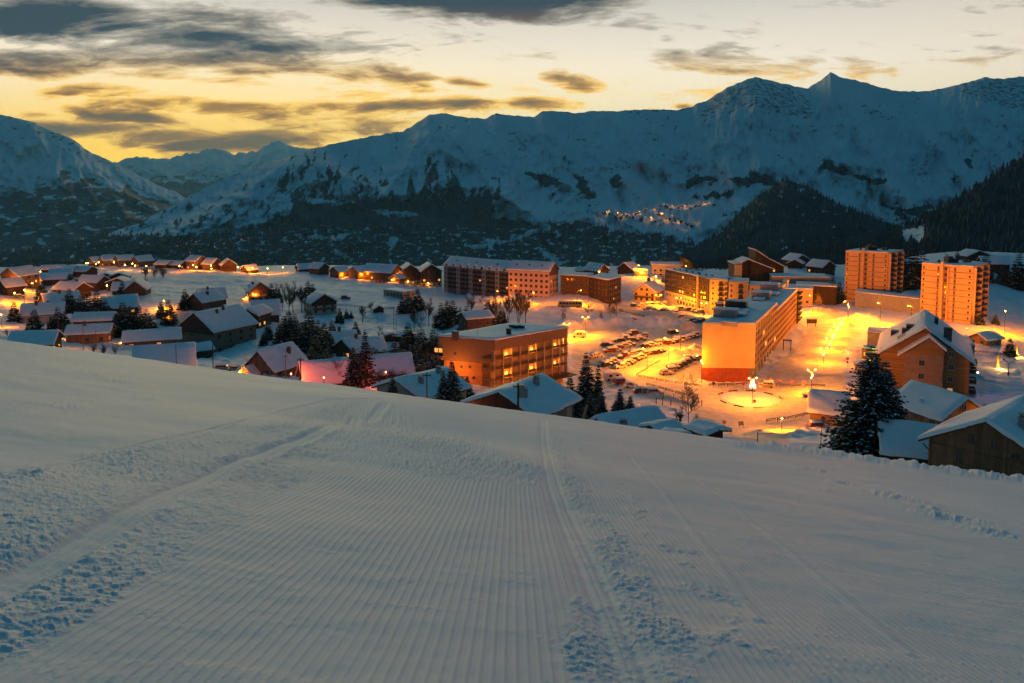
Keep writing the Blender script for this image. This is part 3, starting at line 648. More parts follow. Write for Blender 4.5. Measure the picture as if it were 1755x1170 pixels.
for pts, wd, hh in BANKS:
    d = polydist(Xg, Yg, pxl(pts)); Zg += hh * np.exp(-(d / wd) ** 2) * (.55 + .6 * np.clip(fbm(Xg * .22, Yg * .22, 3, 93) + .35, 0, 1.6))
# the white hump left of centre
hx, hy = gp(395, 478)[:2]; Zg += 2.2 * np.exp(-((Xg - hx) / 42) ** 2 - ((Yg - hy) / 30) ** 2)
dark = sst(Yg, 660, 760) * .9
me = npmesh('ground', np.stack([Xg, Yg, Zg], -1).reshape(-1, 3), gridfaces(*Xg.shape), snow_mat('village_snow', road=True), {'road': road, 'dark': dark})
tag(link('ground', me), kind='structure')

# ---------------------------------------------------------------- mountains
def mtn_mat(name):
    m = bpy.data.materials.new(name); m.use_nodes = True; T = NT(m.node_tree); b = T.n['Principled BSDF']
    co = T.node('ShaderNodeTexCoord').outputs['Object']
    n1 = T.noise(co, .030, 7, .72); n2 = T.noise(co, .0022, 4, .6)
    c = T.mix(T.sstep(n2, .3, .7), (.70, .76, .82), (.84, .86, .88))
    rk = T.sstep(T.add(T.attr('rock'), T.mul(T.sub(n1, .5), 1.5)), .42, .60)
    c = T.mix(rk, c, (.085, .09, .10))
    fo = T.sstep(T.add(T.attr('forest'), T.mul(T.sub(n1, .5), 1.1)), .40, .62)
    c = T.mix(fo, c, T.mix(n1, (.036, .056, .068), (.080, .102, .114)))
    T.put(b.inputs['Base Color'], c); b.inputs['Roughness'].default_value = .8; b.inputs['Specular IOR Level'].default_value = .15
    bn = T.node('ShaderNodeBump'); bn.inputs['Strength'].default_value = .6; bn.inputs['Distance'].default_value = 30
    T.put(bn.inputs['Height'], T.noise(co, .010, 9, .66)); T.put(b.inputs['Normal'], bn.outputs[0])
    return m
MTM = mtn_mat('mountain_snow_rock')
def mountain(name, crest, base, d0, d1, pxs, nrow, gully, shape, forest=None, rock=None, seed=0, roughc=2.0, back=.5, spurs=()):
    """crest: photo outline of the ridge; base: photo row of its foot; d0/d1: metres to foot and ridge. A full body with a back slope."""
    P = np.array(crest, float); px = np.asarray(pxs, float)
    cyy = np.interp(px, P[:, 0], P[:, 1]) + roughc * fbm(px / 14., px * 0, 4, seed)
    dd = np.interp(px, *np.array(d1, float).T) if not np.isscalar(d1) else np.full(px.shape, float(d1))
    by = np.interp(px, *np.array(base, float).T) if not np.isscalar(base) else np.full(px.shape, float(base))
    t = np.linspace(0, 1, nrow)[:, None]
    py = by + (cyy - by) * t + 0 * px
    D = d0 + (dd - d0) * t ** shape
    PX = px + 0 * t
    # gullies run down the fall line: stretch the noise along t
    k = (D - d0) / np.maximum(dd - d0, 1)
    sx = PX / 58. + .9 * fbm(PX / 120., t * 2.0 + 0 * PX, 3, seed + 3) + .5 * t
    gl = ridged(sx, t * 2.6 + 0 * PX, 5, seed + 5) * .5 + 1.1 * ridged(PX / 190. + .7 * t, t * 1.7 + 0 * PX, 4, seed + 8)
    gl = gl + .42 * fbm(PX / 22., t * 9 + .1 * PX / 22., 4, seed + 11) + .20 * ridged(PX / 17. + .5 * fbm(PX / 40., t * 5, 3, seed + 13), t * 3.0 + 0 * PX, 4, seed + 14)
    env = np.sin(np.clip(t, 0, 1) * math.pi) ** .6
    D = D * (1 - gully * env * (gl - .8))
    for pts, wd, am in spurs: D = D * (1 - am * env * np.exp(-(polydist(PX, py, pts) / wd)))
    kx = (PX - CX) / F; b = (CY - py) / F; s = D / (b * SP + CP)
    X, Y, Z = kx * s, D, (b * CP - SP) * s
    fo = forest(PX, py, t) if forest else np.zeros_like(X); rk = rock(PX, py, t) if rock else np.zeros_like(X)
    n = 8
    tb = np.linspace(0, 1, n + 1)[1:][:, None]
    h = np.maximum(Z[-1] + 400, 200)
    Xb = X[-1] * (1 + .35 * tb); Yb = Y[-1] * (1 + .35 * tb); Zb = Z[-1] - h * back * tb * (1 + .2 * fbm(PX[:1] / 20., tb * 3 + 0 * PX[:1], 3, seed + 2))
    Xa, Ya, Za = np.concatenate([X, Xb]), np.concatenate([Y, Yb]), np.concatenate([Z, Zb])
    fo2 = np.concatenate([fo, np.repeat(fo[-1:], n, 0)]); rk2 = np.concatenate([rk, np.repeat(rk[-1:], n, 0)])
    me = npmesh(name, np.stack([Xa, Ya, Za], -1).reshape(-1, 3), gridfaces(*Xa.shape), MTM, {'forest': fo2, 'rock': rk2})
    tag(link(name, me), kind='structure')
    return X, Y, Z, fo, PX, py
def blobs(PX, py, L, soft=6):
    v = np.full(PX.shape, -99.)
    for p in L: v = np.maximum(v, inpoly(PX, py, p))
    return v
CREST = [(-500,440),(0,432),(90,424),(165,405),(230,385),(300,350),(360,316),(410,296),(465,277),(500,268),(545,252),(600,240),(660,229),(690,225),(735,197),(760,193),(790,200),(830,203),(850,194),(880,198),(915,200),(930,190),(960,190),
 (985,194),(1010,190),(1060,190),(1100,187),(1165,188),(1185,182),(1215,170),(1245,150),(1270,140),(1295,131),(1330,140),(1365,148),(1385,151),(1405,138),(1424,123),(1440,132),(1480,140),(1510,150),(1540,156),(1590,156),(1620,150),(1640,145),(1690,132),(1720,135),(1755,130),(1850,150),(2000,118),(2300,165),(2600,200)]
FTOP = [(-600,300),(165,395),(300,398),(420,397),(455,345),(470,300),(500,262),(540,258),(548,300),(556,262),(572,296),(590,258),(612,276),(640,330),(652,286),(672,322),(690,352),(704,296),(718,345),(733,268),(745,262),(760,300),(770,275),(790,318),(800,338),(828,298),(850,296),(858,315),(845,342),(880,358),(905,362),(930,372),(980,372),(1020,380),(1060,392),(1130,397),(1160,410),(1210,402),(1250,398),(1700,420),(2600,420)]
SN_OPEN = [(300,346),(345,320),(440,302),(455,304),(478,280),(508,295),(476,312),(503,350),(490,375),(410,390),(340,404),(205,404),(178,398),(240,372)]
PATCH = [[(895,294),(935,296),(965,302),(960,318),(930,322),(915,308)],[(985,300),(1005,312),(1020,340),(1005,345),(990,335)],[(1165,320),(1180,303),(1235,300),(1225,312),(1190,318)],[(1230,305),(1290,296),(1335,300),(1330,315),(1280,318)],[(1402,270),(1418,275),(1445,290),(1490,305),(1522,308),(1515,318),(1480,312),(1440,302),(1415,288)],[(1175,335),(1255,328),(1260,338),(1200,344)],[(1500,345),(1560,352),(1600,350),(1590,372),(1540,370)],[(1655,270),(1668,268),(1660,290)],[(1040,308),(1060,300),(1066,318),(1050,328)],[(1620,300),(1640,303),(1635,312)]]
CLEAR = [[(845,345),(905,330),(1000,345),(1005,375),(925,385),(870,375),(845,372)],[(640,365),(665,372),(715,370),(712,362),(650,358)],[(665,402),(685,410),(672,424),(664,418)],[(790,420),(880,405),(960,372),(970,378),(890,412),(830,424)],[(500,405),(560,402),(620,396),(625,401),(560,410)],[(570,420),(605,445),(600,450),(560,425)],[(515,338),(600,345),(598,353),(530,348)],[(1000,370),(1060,350),(1230,345),(1240,365),(1215,400),(1150,398),(1100,396),(1060,395),(1000,378)],[(920,425),(945,430),(960,450),(940,450)],[(1185,405),(1240,402),(1250,430),(1230,440),(1190,420)],[(645,310),(668,320),(670,335),(648,338)]]
def forA(PX, py, t):
    ft = np.interp(PX, *np.array(FTOP, float).T)
    nz = fbm(PX / 22., py / 14., 4, 301) * 10
    f = sst(py - ft + nz, -8, 10)
    o = sst(inpoly(PX, py, SN_OPEN) + nz * .7, -4, 8); st = sst(ridged(PX / 16. + py / 20., py / 36. - PX / 60., 4, 305), .15, 1.1)
    f = f * (1 - o) + o * (.62 - .62 * st)
    s2 = sst(ridged(PX / 15. + py / 60. + .6 * fbm(PX / 30., py / 20., 3, 306), py / 70., 4, 307), .25, 1.2) * sst(350 - py, -30, 40)
    f = f * (1 - .75 * s2)
    f = np.maximum(f, sst(blobs(PX, py, PATCH) + nz * .9, -3, 4) * .74)
    f = np.maximum(f, .72 * sst(fbm(PX / 17., py / 6., 4, 311), .20, .42) * sst(py - ft, -75, -25) * sst(PX, 860, 960) * (1 - sst(inpoly(PX, py, [(1010, 352), (1240, 338), (1235, 396), (1030, 392)]), -5, 10)))
    f = f * (1 - .92 * sst(blobs(PX, py, CLEAR) + nz * .8, -3, 5))
    spk = sst(fbm(PX / 13., py / 5., 5, 309), .22, .52) * sst(py, 365, 400)
    return np.clip(f * (1 - .85 * spk), 0, 1)
RK = [[(1195,195),(1215,170),(1245,147),(1295,131),(1370,150),(1398,180),(1405,200),(1380,206),(1330,196),(1280,186),(1235,198),(1205,212)],[(1470,172),(1490,178),(1535,200),(1522,210),(1480,190)],[(835,244),(870,250),(912,254),(905,262),(850,252)],[(1640,145),(1690,132),(1755,130),(1800,160),(1760,190),(1690,180),(1640,165)],[(672,225),(688,222),(684,250),(676,262)],[(700,240),(715,238),(712,275),(704,285)],[(880,240),(905,235),(930,250),(910,255)],[(1560,180),(1600,195),(1590,200)]]
def rockA(PX, py, t):
    ft = np.interp(PX, np.array(CREST)[:, 0], np.array(CREST)[:, 1])
    nz = fbm(PX / 12., py / 9., 4, 321) * 7
    r = .46 * sst(blobs(PX, py, RK) + nz, -5, 7)
    r = np.maximum(r, .42 * sst(ft + 7 - py + nz * .5, 0, 6))
    st = ridged(PX / 15. + 1.2 * fbm(PX / 50., py / 50., 3, 328) + py / 90., py / 48., 4, 327)
    return np.maximum(r, .50 * sst(st, .95, 1.55) * sst(fbm(PX / 60., py / 40., 3, 329), -.25, .35))
PXA = np.concatenate([np.arange(-480, -40, 8.), np.arange(-40, 1800, 2.0), np.arange(1800, 2500, 10.)])
MA = mountain('mountains', CREST, 486, 2700, [(-500,3000),(165,3600),(500,4300),(760,4900),(1300,5500),(1424,5700),(2600,5500)], PXA, 210, .036, 1.0, forA, rockA, 100, 1.6, spurs=[([(1424,123),(1462,210),(1520,300),(1560,350)], 45, .10), ([(1295,131),(1320,220),(1300,300)], 60, .06),
   ([(735,197),(800,262),(850,330),(900,360)], 34, .08), ([(735,197),(690,290),(650,340)], 30, .06), ([(545,252),(590,330)], 30, .05), ([(1640,145),(1600,230),(1640,300)], 50, .08), ([(930,190),(960,250),(1010,300)], 40, .05), ([(500,268),(420,330),(300,395)], 26, .06)])
def forB(PX, py, t):
    nz = fbm(PX / 30., py / 16., 4, 401) * 16
    f = .95 * sst(py - np.interp(PX, [-500,0,60,120,170,250,300,380], [330,330,318,300,306,330,352,380]) + nz, -8, 14)
    return f * (1 - .65 * sst(fbm(PX / 26. + py / 30., py / 9., 4, 405), .12, .6))
def rockB(PX, py, t): return .45 * sst(fbm(PX / 14., py / 8., 5, 411), .0, .7) + .2 * sst(30 - (py - 200 - PX * .4), 0, 40)
CB = [(-600,60),(-300,110),(-100,165),(0,196),(12,198),(40,205),(60,210),(80,222),(110,232),(128,240),(150,258),(200,280),(240,302),(270,317),(300,328),(340,350),(380,378),(430,410),(470,425)]
mountain('mountains', CB, 452, 5000, [(-600,7600),(300,7400),(470,5800)], np.concatenate([np.arange(-580, -40, 10.), np.arange(-40, 470, 2.2)]), 130, .030, 1.1, forB, rockB, 150, 1.6)
CC = [(60,330),(150,292),(205,275),(225,270),(245,268),(270,272),(300,270),(320,262),(338,262),(355,254),(380,256),(400,263),(420,262),(440,257),(458,248),(475,240),(490,246),(505,252),(530,254),(600,262),(700,270)]
mountain('mountains', CC, 372, 10500, 15000, np.arange(70, 690, 2.2), 80, .026, 1.0, lambda PX, py, t: .75 * sst(py - 300 + fbm(PX / 16., py / 9., 4, 431) * 14, -4, 14), lambda PX, py, t: .42 * sst(fbm(PX / 9., py / 6., 5, 433), .0, .7), 170, 3.4)
allf = lambda PX, py, t: .95 - .55 * sst(fbm(PX / 18., py / 10., 4, 441), .42, .75)
CD = [(1150,452),(1200,420),(1238,398),(1260,370),(1300,335),(1330,316),(1345,309),(1362,312),(1380,319),(1430,346),(1480,366),(1530,386),(1600,405),(1700,430),(1800,450)]
MD = mountain('wooded_hills', CD, 462, 1700, 2600, np.arange(1150, 1800, 3.), 70, .02, 1.0, allf, None, 190, 1.5)
CE = [(1180,462),(1250,452),(1350,438),(1450,424),(1520,402),(1580,376),(1640,341),(1700,301),(1755,266),(1850,215),(2000,160),(2300,120)]
def forE(PX, py, t): return np.clip(.95 - .9 * sst(inpoly(PX, py, [(1540,395),(1585,385),(1590,415),(1560,425),(1545,415)]) + fbm(PX / 9., py / 9., 3, 451) * 8, -3, 5) - .85 * sst(inpoly(PX, py, [(1690,450),(1900,420),(1900,520),(1700,510)]) + fbm(PX / 14., py / 9., 3, 453) * 14, -3, 6), 0, 1)
ME = mountain('wooded_hills', CE, [(1180,486),(1600,486),(1700,490),(2300,500)], 640, [(1180,1100),(1500,1250),(2300,1700)], np.arange(1180, 2300, 3.), 90, .02, 1.0, forE, None, 210, 1.2)

# ---------------------------------------------------------------- far woods: many small conifers, one mass per hillside
def wood(name, M, n, h0, h1, seed, pxr=(-40, 1800), dmax=1e9):
    rg = np.random.default_rng(seed); X, Y, Z, fo, PX, py = M
    # per-cell weight: image area times forest
    ii = rg.integers(0, X.shape[0] - 1, n * 8); jj = rg.integers(0, X.shape[1] - 1, n * 8)
    a = rg.random(n * 8); b = rg.random(n * 8)
    f = fo[ii, jj]; ok = (f > .5) & (PX[ii, jj] > pxr[0]) & (PX[ii, jj] < pxr[1]) & (Y[ii, jj] < dmax)
    ii, jj, a, b = [q[ok][:n] for q in (ii, jj, a, b)]
    def S(G): return (G[ii, jj] * (1 - a) * (1 - b) + G[ii, jj + 1] * a * (1 - b) + G[ii + 1, jj] * (1 - a) * b + G[ii + 1, jj + 1] * a * b)
    x, y, z = S(X), S(Y), S(Z); k = len(x)
    h = rg.uniform(h0, h1, k); r = h * rg.uniform(.15, .24, k); ph = rg.random(k) * 6.28
    m = 5; Vs = []
    for lev, (z0, z1, sc_) in enumerate(((.05, .62, 1.0), (.42, 1.0, .68))):
        for q in range(m):
            t = ph + q * 2 * math.pi / m + lev * .6
            rr = r * sc_ * rg.uniform(.75, 1.2, k)
            Vs.append(np.stack([x + rr * np.cos(t), y + rr * np.sin(t), z + h * (z0 + rg.uniform(-.05, .05, k))], -1))
        Vs.append(np.stack([x + h * .01, y, z + h * z1], -1))
    Vv = np.stack(Vs, 1).reshape(-1, 3); st = 2 * (m + 1)
    base = (np.arange(k) * st)[:, None]
    T = []
    for lev in range(2):
        o = lev * (m + 1)
        for q in range(m): T.append([o + q, o + (q + 1) % m, o + m])
    T = (base[:, :, None] + np.array(T)[None]).reshape(-1, 3)
    me = npmesh(name, Vv, T, NEEDLE_HAZED, None, False)
    tag(link(name, me), 'dark conifer wood covering the far hillside', 'forest', None, 'stuff')
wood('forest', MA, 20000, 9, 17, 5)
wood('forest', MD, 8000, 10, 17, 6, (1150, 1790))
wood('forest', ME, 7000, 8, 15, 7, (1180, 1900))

# ---------------------------------------------------------------- houses
MN = globals()
WCACHE = {}
def win_mesh(w, h, glass, frame, part):
    k = (round(w, 2), round(h, 2), glass.name, frame.name, part)
    if k not in WCACHE:
        b = MB(); f = .09
        if part in ('frame', 'both'):
            b.box(-w/2-f, w/2+f, -.07, .05, -f, 0); b.box(-w/2-f, w/2+f, -.07, .05, h, h+f)
            b.box(-w/2-f, -w/2, -.07, .05, 0, h); b.box(w/2, w/2+f, -.07, .05, 0, h); b.box(-.03, .03, -.06, .05, 0, h)
            b.box(-w/2-f-.05, w/2+f+.05, -.16, -.072, -f-.05, -f+.02)
        if part in ('pane', 'both'):
            b.box(-w/2, -.03, -.02, .05, 0, h, 1); b.box(.03, w/2, -.02, .05, 0, h, 1)
        WCACHE[k] = b.mesh('window', [frame, glass]) if part == 'both' else b.mesh('window' if part == 'frame' else 'pane', frame if part == 'frame' else glass)
        if part == 'pane':
            WCACHE[k].polygons.foreach_set('material_index', [0] * len(WCACHE[k].polygons))
    return WCACHE[k]
def window(parent, loc, rz, w=1.1, h=1.3, lit=0, near=False, frame=None):
    gl = {0: GLASS, 1: LITW, 2: LITD}[lit]; fr = frame or FRAME
    if near:
        o = link('window', win_mesh(w, h, gl, fr, 'frame'), parent, loc, rz)
        link('pane', win_mesh(w, h, gl, fr, 'pane'), o)
    else: o = link('window', win_mesh(w, h, gl, fr, 'both'), parent, loc, rz)
    return o
def snow_sheet(P00, P10, P11, P01, th, nx=10, ny=10, seed=0, lip=.22):
    "mound of snow over a quad (corners in order); the rim drops to the quad"
    def par(n, L):
        e = min(.2, lip / max(L, .1))
        return np.concatenate([[0, e * .12, e * .5], np.linspace(e, 1 - e, n), [1 - e * .5, 1 - e * .12, 1]])
    P = [np.array(p, float) for p in (P00, P10, P11, P01)]
    us = par(nx, np.linalg.norm(P[1] - P[0])); vs = par(ny, np.linalg.norm(P[3] - P[0])); G = []
    prof = lambda t, n: np.concatenate([[0, .45, .86], np.ones(n), [.86, .45, 0]])
    pu, pv = prof(us, nx), prof(vs, ny)
    for j, v in enumerate(vs):
        row = []
        for i, u in enumerate(us):
            p = (P[0] * (1 - u) + P[1] * u) * (1 - v) + (P[3] * (1 - u) + P[2] * u) * v
            k = min(pu[i], pv[j])
            hgt = th * k * (1 + .16 * math.sin(seed * 3.1 + u * 5 + v * 3) + .10 * math.sin(seed + u * 11 - v * 9))
            wb = .07 * math.sin(seed * 2.3 + u * 23 + v * 17) + .05 * math.sin(seed + u * 47 - v * 41); wk = (1 - k) * (1 if th > .3 else .3)
            row.append((p[0] + wb * wk, p[1] + wb * wk, p[2] + hgt - abs(wb) * wk * .8))
        G.append(row)
    return G
def gable_roof(root, w, l, y0, h, rise, ov, th, near, seed, fasc=None, ovy=None):
    ovy = ov if ovy is None else ovy
    s = rise / (w / 2); hw = w / 2 + ov; ze = h - ov * s + .01; zr = h + rise + .01; t = .24
    b = MB(); b.prism([(-hw, ze), (0, zr), (hw, ze), (hw, ze + t), (0, zr + t), (-hw, ze + t)], y0 - ovy, y0 + l + ovy)
    rf = b.build('roof', fasc or FASC, root)
    n = 9 if near else 5
    b = MB(); a = snow_sheet((-hw - .06, y0 - ovy - .06, ze + t), (0, y0 - ovy - .06, zr + t), (0, y0 + l + ovy + .06, zr + t), (-hw - .06, y0 + l + ovy + .06, ze + t), th, n, n + 2, seed)
    c = snow_sheet((0, y0 - ovy - .06, zr + t), (hw + .06, y0 - ovy - .06, ze + t), (hw + .06, y0 + l + ovy + .06, ze + t), (0, y0 + l + ovy + .06, zr + t), th, n, n + 2, seed + 4)
    # join at the ridge: no dip there
    for row in a:
        rim = row[-1]; k = row[-4][2] - (zr + t)
        for q in (-1, -2, -3): row[q] = (row[q][0], row[q][1], zr + t + max(0, (min(row[-4][2], zr + t + th) - zr - t)) * 1.0 - abs(row[q][0]) * s * .5)
    for ra, rc in zip(a, c):
        for q in (0, 1, 2): rc[q] = (rc[q][0], rc[q][1], ra[-1][2] - abs(rc[q][0]) * s * .5)
    b.grid([ra + rc[1:] for ra, rc in zip(a, c)])
    b.build('snow_layer', SNOW, rf, True)
    return rf, ze, zr
def chimney(rf, x, y, zs, H=1.7, sz=.75, m=None):
    b = MB(); b.box(x - sz/2, x + sz/2, y - sz/2, y + sz/2, zs - 1.2, zs + H)
    b.box(x - sz/2 - .08, x + sz/2 + .08, y - sz/2 - .08, y + sz/2 + .08, zs + H, zs + H + .12)
    b.box(x - sz/2 + .1, x - sz/2 + .2, y - sz/2 + .1, y + sz/2 - .1, zs + H + .12, zs + H + .42); b.box(x + sz/2 - .2, x + sz/2 - .1, y - sz/2 + .1, y + sz/2 - .1, zs + H + .12, zs + H + .42)
    b.box(x - sz/2 - .06, x + sz/2 + .06, y - sz/2 - .06, y + sz/2 + .06, zs + H + .42, zs + H + .52)
    c = b.build('chimney', m or BRICK, rf)
    g = MB(); g.grid(snow_sheet((x - sz/2 - .05, y - sz/2 - .05, zs + H + .52), (x + sz/2 + .05, y - sz/2 - .05, zs + H + .52), (x + sz/2 + .05, y + sz/2 + .05, zs + H + .52), (x - sz/2 - .05, y + sz/2 + .05, zs + H + .52), .22, 3, 3))
    g.build('chimney', SNOW, rf, True) if False else None
    return c
def balcony(parent, loc, rz, w, d=1.2, m=None, near=False):
    k = ('balc', round(w, 1), d, (m or WOOD).name)
    if k not in WCACHE:
        b = MB(); b.box(-w/2, w/2, -d, 0, -.16, 0)
        b.box(-w/2, w/2, -d, -d + .05, .16, .34); b.box(-w/2, w/2, -d, -d + .05, .44, .62); b.box(-w/2, w/2, -d - .02, -d + .07, .86, .98)
        n = max(2, int(w / 1.6))
        for i in range(n + 1):
            x = -w/2 + .04 + (w - .08) * i / n; b.box(x - .04, x + .04, -d + .052, -d + .12, 0, .86)
        for x in (-w/2, w/2 - .05): b.box(x, x + .05, -d + .13, 0, .2, .9)
        WCACHE[k] = b.mesh('balcony', m or WOOD)
    return link('balcony', WCACHE[k], parent, loc, rz)
def house(h, idx):
    label, px, py, Y, rot, w, l, H, rise, o = h
    rg = random.Random(idx * 7 + 1)
    near = o.get('near', 0); p = ray(px, py, Y); rz = R(rot)
    root = thing(o.get('n', 'chalet'), label, o.get('cat', 'house'), p, rz, o.get('grp'))
    y0 = -l / 2 if o.get('c') else 0.0
    m = MN[o['m']]
    b = MB(); b.prism([(-w/2, -6), (w/2, -6), (w/2, H), (0, H + rise), (-w/2, H)], y0, y0 + l); b.build('wall', m, root)
    if o.get('g'):
        gm = MATS[o['g']]; z1 = H - 1.4 if H > 4 else H - .4
        for ya in (y0 - .06, y0 + l + .003):
            b = MB(); b.prism([(-w/2 + .02, z1), (w/2 - .02, z1), (w/2 - .02, H - .1), (0, H + rise - .12), (-w/2 + .02, H - .1)], ya, ya + .057); b.build('gable', gm, root)
    if o.get('b'):
        b = MB(); b.box(-w/2 - .06, w/2 + .06, y0 - .06, y0 + l + .06, -6, 2.7); b.build('base_wall', MN[o['b']], root)
    ov = o.get('ov', .8); th = o.get('th', .5)
    rf, ze, zr = gable_roof(root, w, l, y0, H, rise, ov, th, near, idx)
    for (cx_, cy_) in o.get('ch', []):
        chimney(rf, cx_, y0 + cy_ , H + rise * (1 - abs(cx_) / (w / 2)), 1.7, .8 if near else 1.0, RENDERG if Y < 160 else None)
    # which faces look at the camera
    c, s = math.cos(rz), math.sin(rz)
    faces = []
    for nm, nx, ny in (('F', s, -c), ('B', -s, c), ('R', c, s), ('L', -c, -s)):
        mid = {'F': (0, y0), 'B': (0, y0 + l), 'R': (w/2, y0 + l/2), 'L': (-w/2, y0 + l/2)}[nm]
        wx, wy = p[0] + mid[0] * c - mid[1] * s, p[1] + mid[0] * s + mid[1] * c
        if nx * -wx + ny * -wy > .04 * math.hypot(wx, wy): faces.append(nm)
    if not o.get('nowin'):
        fl = o.get('fl', 2.7); lit = o.get('lit', .05)
        for nm in faces:
            L = w if nm in 'FB' else l
            nr_ = o.get('nf', max(1, int(H / fl))) if nm in 'FB' else max(1, min(o.get('nf', 9), int((H + .3) / fl)))
            if nm in 'FB' and 'nf' not in o and rise > 2.4: nr_ += 0
            ncl = o.get('nc', max(2, int(L / 3.4))) if nm in 'FB' else o.get('ns', max(1, int(L / 3.6)))
            for r in range(nr_):
                for q in range(ncl):
                    if rg.random() < .12: continue
                    t = (q + .5) / ncl * L - L / 2; z = .9 + r * fl
                    if nm in 'FB' and z + 1.5 > H + rise * (1 - abs(t) / (w / 2)) - .3: continue
                    if nm in 'RL' and z + 1.4 > H: continue
                    lt = (1 if rg.random() < .6 else 2) if rg.random() < lit else 0
                    loc, r2 = {'F': ((t, y0, z), 0), 'B': ((-t, y0 + l, z), math.pi), 'R': ((w/2, y0 + l/2 + t, z), math.pi/2), 'L': ((-w/2, y0 + l/2 - t, z), -math.pi/2)}[nm]
                    if o.get('g') and nm in 'FB' and z + 1 > H - 1.4: loc = (loc[0], loc[1] + (-.06 if nm == 'F' else .06), loc[2])
                    if o.get('b') and r == 0: loc = (loc[0] + (.06 if nm == 'R' else -.06 if nm == 'L' else 0), loc[1] + (-.06 if nm == 'F' else .06 if nm == 'B' else 0), loc[2])
                    window(root, loc, r2, 1.15 if near else 1.3, 1.25, lt, near and Y < 340)
        if H > 4.4 and rise > 2.2 and o.get('cat') is None:
            if 'F' in faces: balcony(root, (0, y0 - .06, 2.55), 0, w * .86, 1.1)
    return root, faces, y0
HOUSE = {}
for i, h in enumerate(HS): HOUSE[h[0]] = house(h, i)
def hs(key):
    for k, v in HOUSE.items():
        if key in k: return v
def hpt(root, x, y, z):
    c, s = math.cos(root.rotation_euler[2]), math.sin(root.rotation_euler[2])
    return (root.location[0] + x * c - y * s, root.location[1] + x * s + y * c, root.location[2] + z)

# hand-made extras of the nearest houses
r, _, y0 = hs('large weathered plank')
for x, z, w_, h_ in ((-1.5, 2.6, .62, .85), (.65, 2.5, .62, .9), (2.6, 1.9, .7, .5), (-2.6, .2, .6, 1.1)): window(r, (x, y0, z), 0, w_, h_, 0, True, WOODW)
b = MB(); b.tube((-5.5, y0 + .3, .5), (-6.2, y0 - .2, 1.4), .06); b.tube((-5.5, y0 + 4, .5), (-6.2, y0 + 4, 1.4), .06); b.build('brace', WOODD, r)
b = MB()
for k in (-1, 1): b.box(k * 5.5 - .1, k * 5.5 + .1, y0 - .1, y0 - .003, -4, 2.0)
b.box(-5.4, 5.4, y0 - .1, y0 - .003, 1.5, 1.62); b.build('corner_post', WOODW, r)
r, _, y0 = hs('low shed with one broad')
window(r, (4.75, .2, .3), math.pi/2, .8, .8, 0, True); window(r, (4.75, -2.6, -.4), math.pi/2, .7, 1.5, 0, True)
r, _, y0 = hs('wooden chalet on stilts')
b = MB()
for yy_ in (-3.9, -1.3, 1.3, 3.9):
    for x in (-4.0, 4.0): b.box(x - .13, x + .13, yy_ - .13, yy_ + .13, -3, .9)
b.build('stilt', WOODO, r)
b = MB(); b.col([(-4.36 + 0 * k, 0) for k in range(1)], 0, 1) if False else None
b = MB(); n = 14
b.tube((-4.36, 1.0, 2.9), (-4.29, 1.0, 2.9), .72, n=n); rw = b.build('round_window', FRAME, r)
b = MB(); b.tube((-4.40, 1.0, 2.9), (-4.33, 1.0, 2.9), .56, n=n); b.build('pane', GLASS, rw)
window(r, (-4.3, -2.6, 2.3), -math.pi/2, 1.2, 1.2, 1, True)
r, _, y0 = hs('dark red chalet just')
for x, w_ in ((-2.6, 1.3), (.2, .8), (1.2, .8), (4.2, .9)): window(r, (x, y0, .6), 0, w_, 1.1, 0, True, FRAMEW)
b = MB(); b.box(6.6, 6.68, y0 + .4, y0 + 10.8, -3, 1.9); b.build('base_wall', RENDERB, r)
window(r, (6.68, y0 + 7.5, -.6), math.pi/2, 2.6, 2.0, 0, True)
r, _, y0 = hs('lamp-lit wooden house with mauve roof')
g = MB(); g.prism([(-1.5, 0), (1.5, 0), (0, 1.6)], 0, 2.8)
d = g.build('dormer', WOODL, r); d.location = (-4.2, 6.2, 2.5); d.rotation_euler = (0, 0, -math.pi/2)
g = MB(); g.prism([(-2.0, -.5), (0, 1.62), (2.0, -.5), (2.0, -.05), (0, 2.1), (-2.0, -.05)], -.4, 3.0); g.build('dormer_roof', SNOW, d)
r, _, y0 = hs('rosy-lit steep chalet')
g = MB(); g.prism([(-1.9, -3), (1.9, -3), (1.9, 1.2), (0, 2.9), (-1.9, 1.2)], -2.6, 0); pg = g.build('porch', WOODL, r); pg.location = (-2.2, y0, 0)
g = MB(); g.prism([(-2.5, .75), (0, 2.92), (2.5, .75), (2.5, 1.25), (0, 3.4), (-2.5, 1.25)], -3.1, 0.2); g.build('porch_roof', SNOW, pg)
r, _, y0 = hs('large chalet with white lower walls')
for yy_ in (4, 10):
    g = MB(); g.prism([(-1.1, 0), (1.1, 0), (0, 1.2)], 0, 2.4); d = g.build('dormer', WOODD, r); d.location = (-5.0, yy_ + 3, 6.3); d.rotation_euler = (0, 0, -math.pi/2)
    g = MB(); g.prism([(-1.5, -.4), (0, 1.22), (1.5, -.4), (1.5, 0), (0, 1.7), (-1.5, 0)], -.3, 2.6); g.build('dormer_roof', SNOW, d)
r, _, y0 = hs('lamp-lit wooden chalet with a broad')
b = MB(); b.grid(snow_sheet((-7.0, -6.9, 3.2), (-4.5, -6.9, 3.9), (-4.5, 6.9, 3.9), (-7.0, 6.9, 3.2), .5, 5, 8)); b.box(-7.0, -4.5, -6.9, 6.9, 3.05, 3.18); b.build('porch_roof', [SNOW], r, True)
b = MB()
for yy_ in (-6.4, -2, 2, 6.4): b.box(-6.9, -6.75, yy_ - .08, yy_ + .08, -3, 3.05)
b.build('porch_post', WOODL, r)
r, _, y0 = hs('small cabin with green-lit')
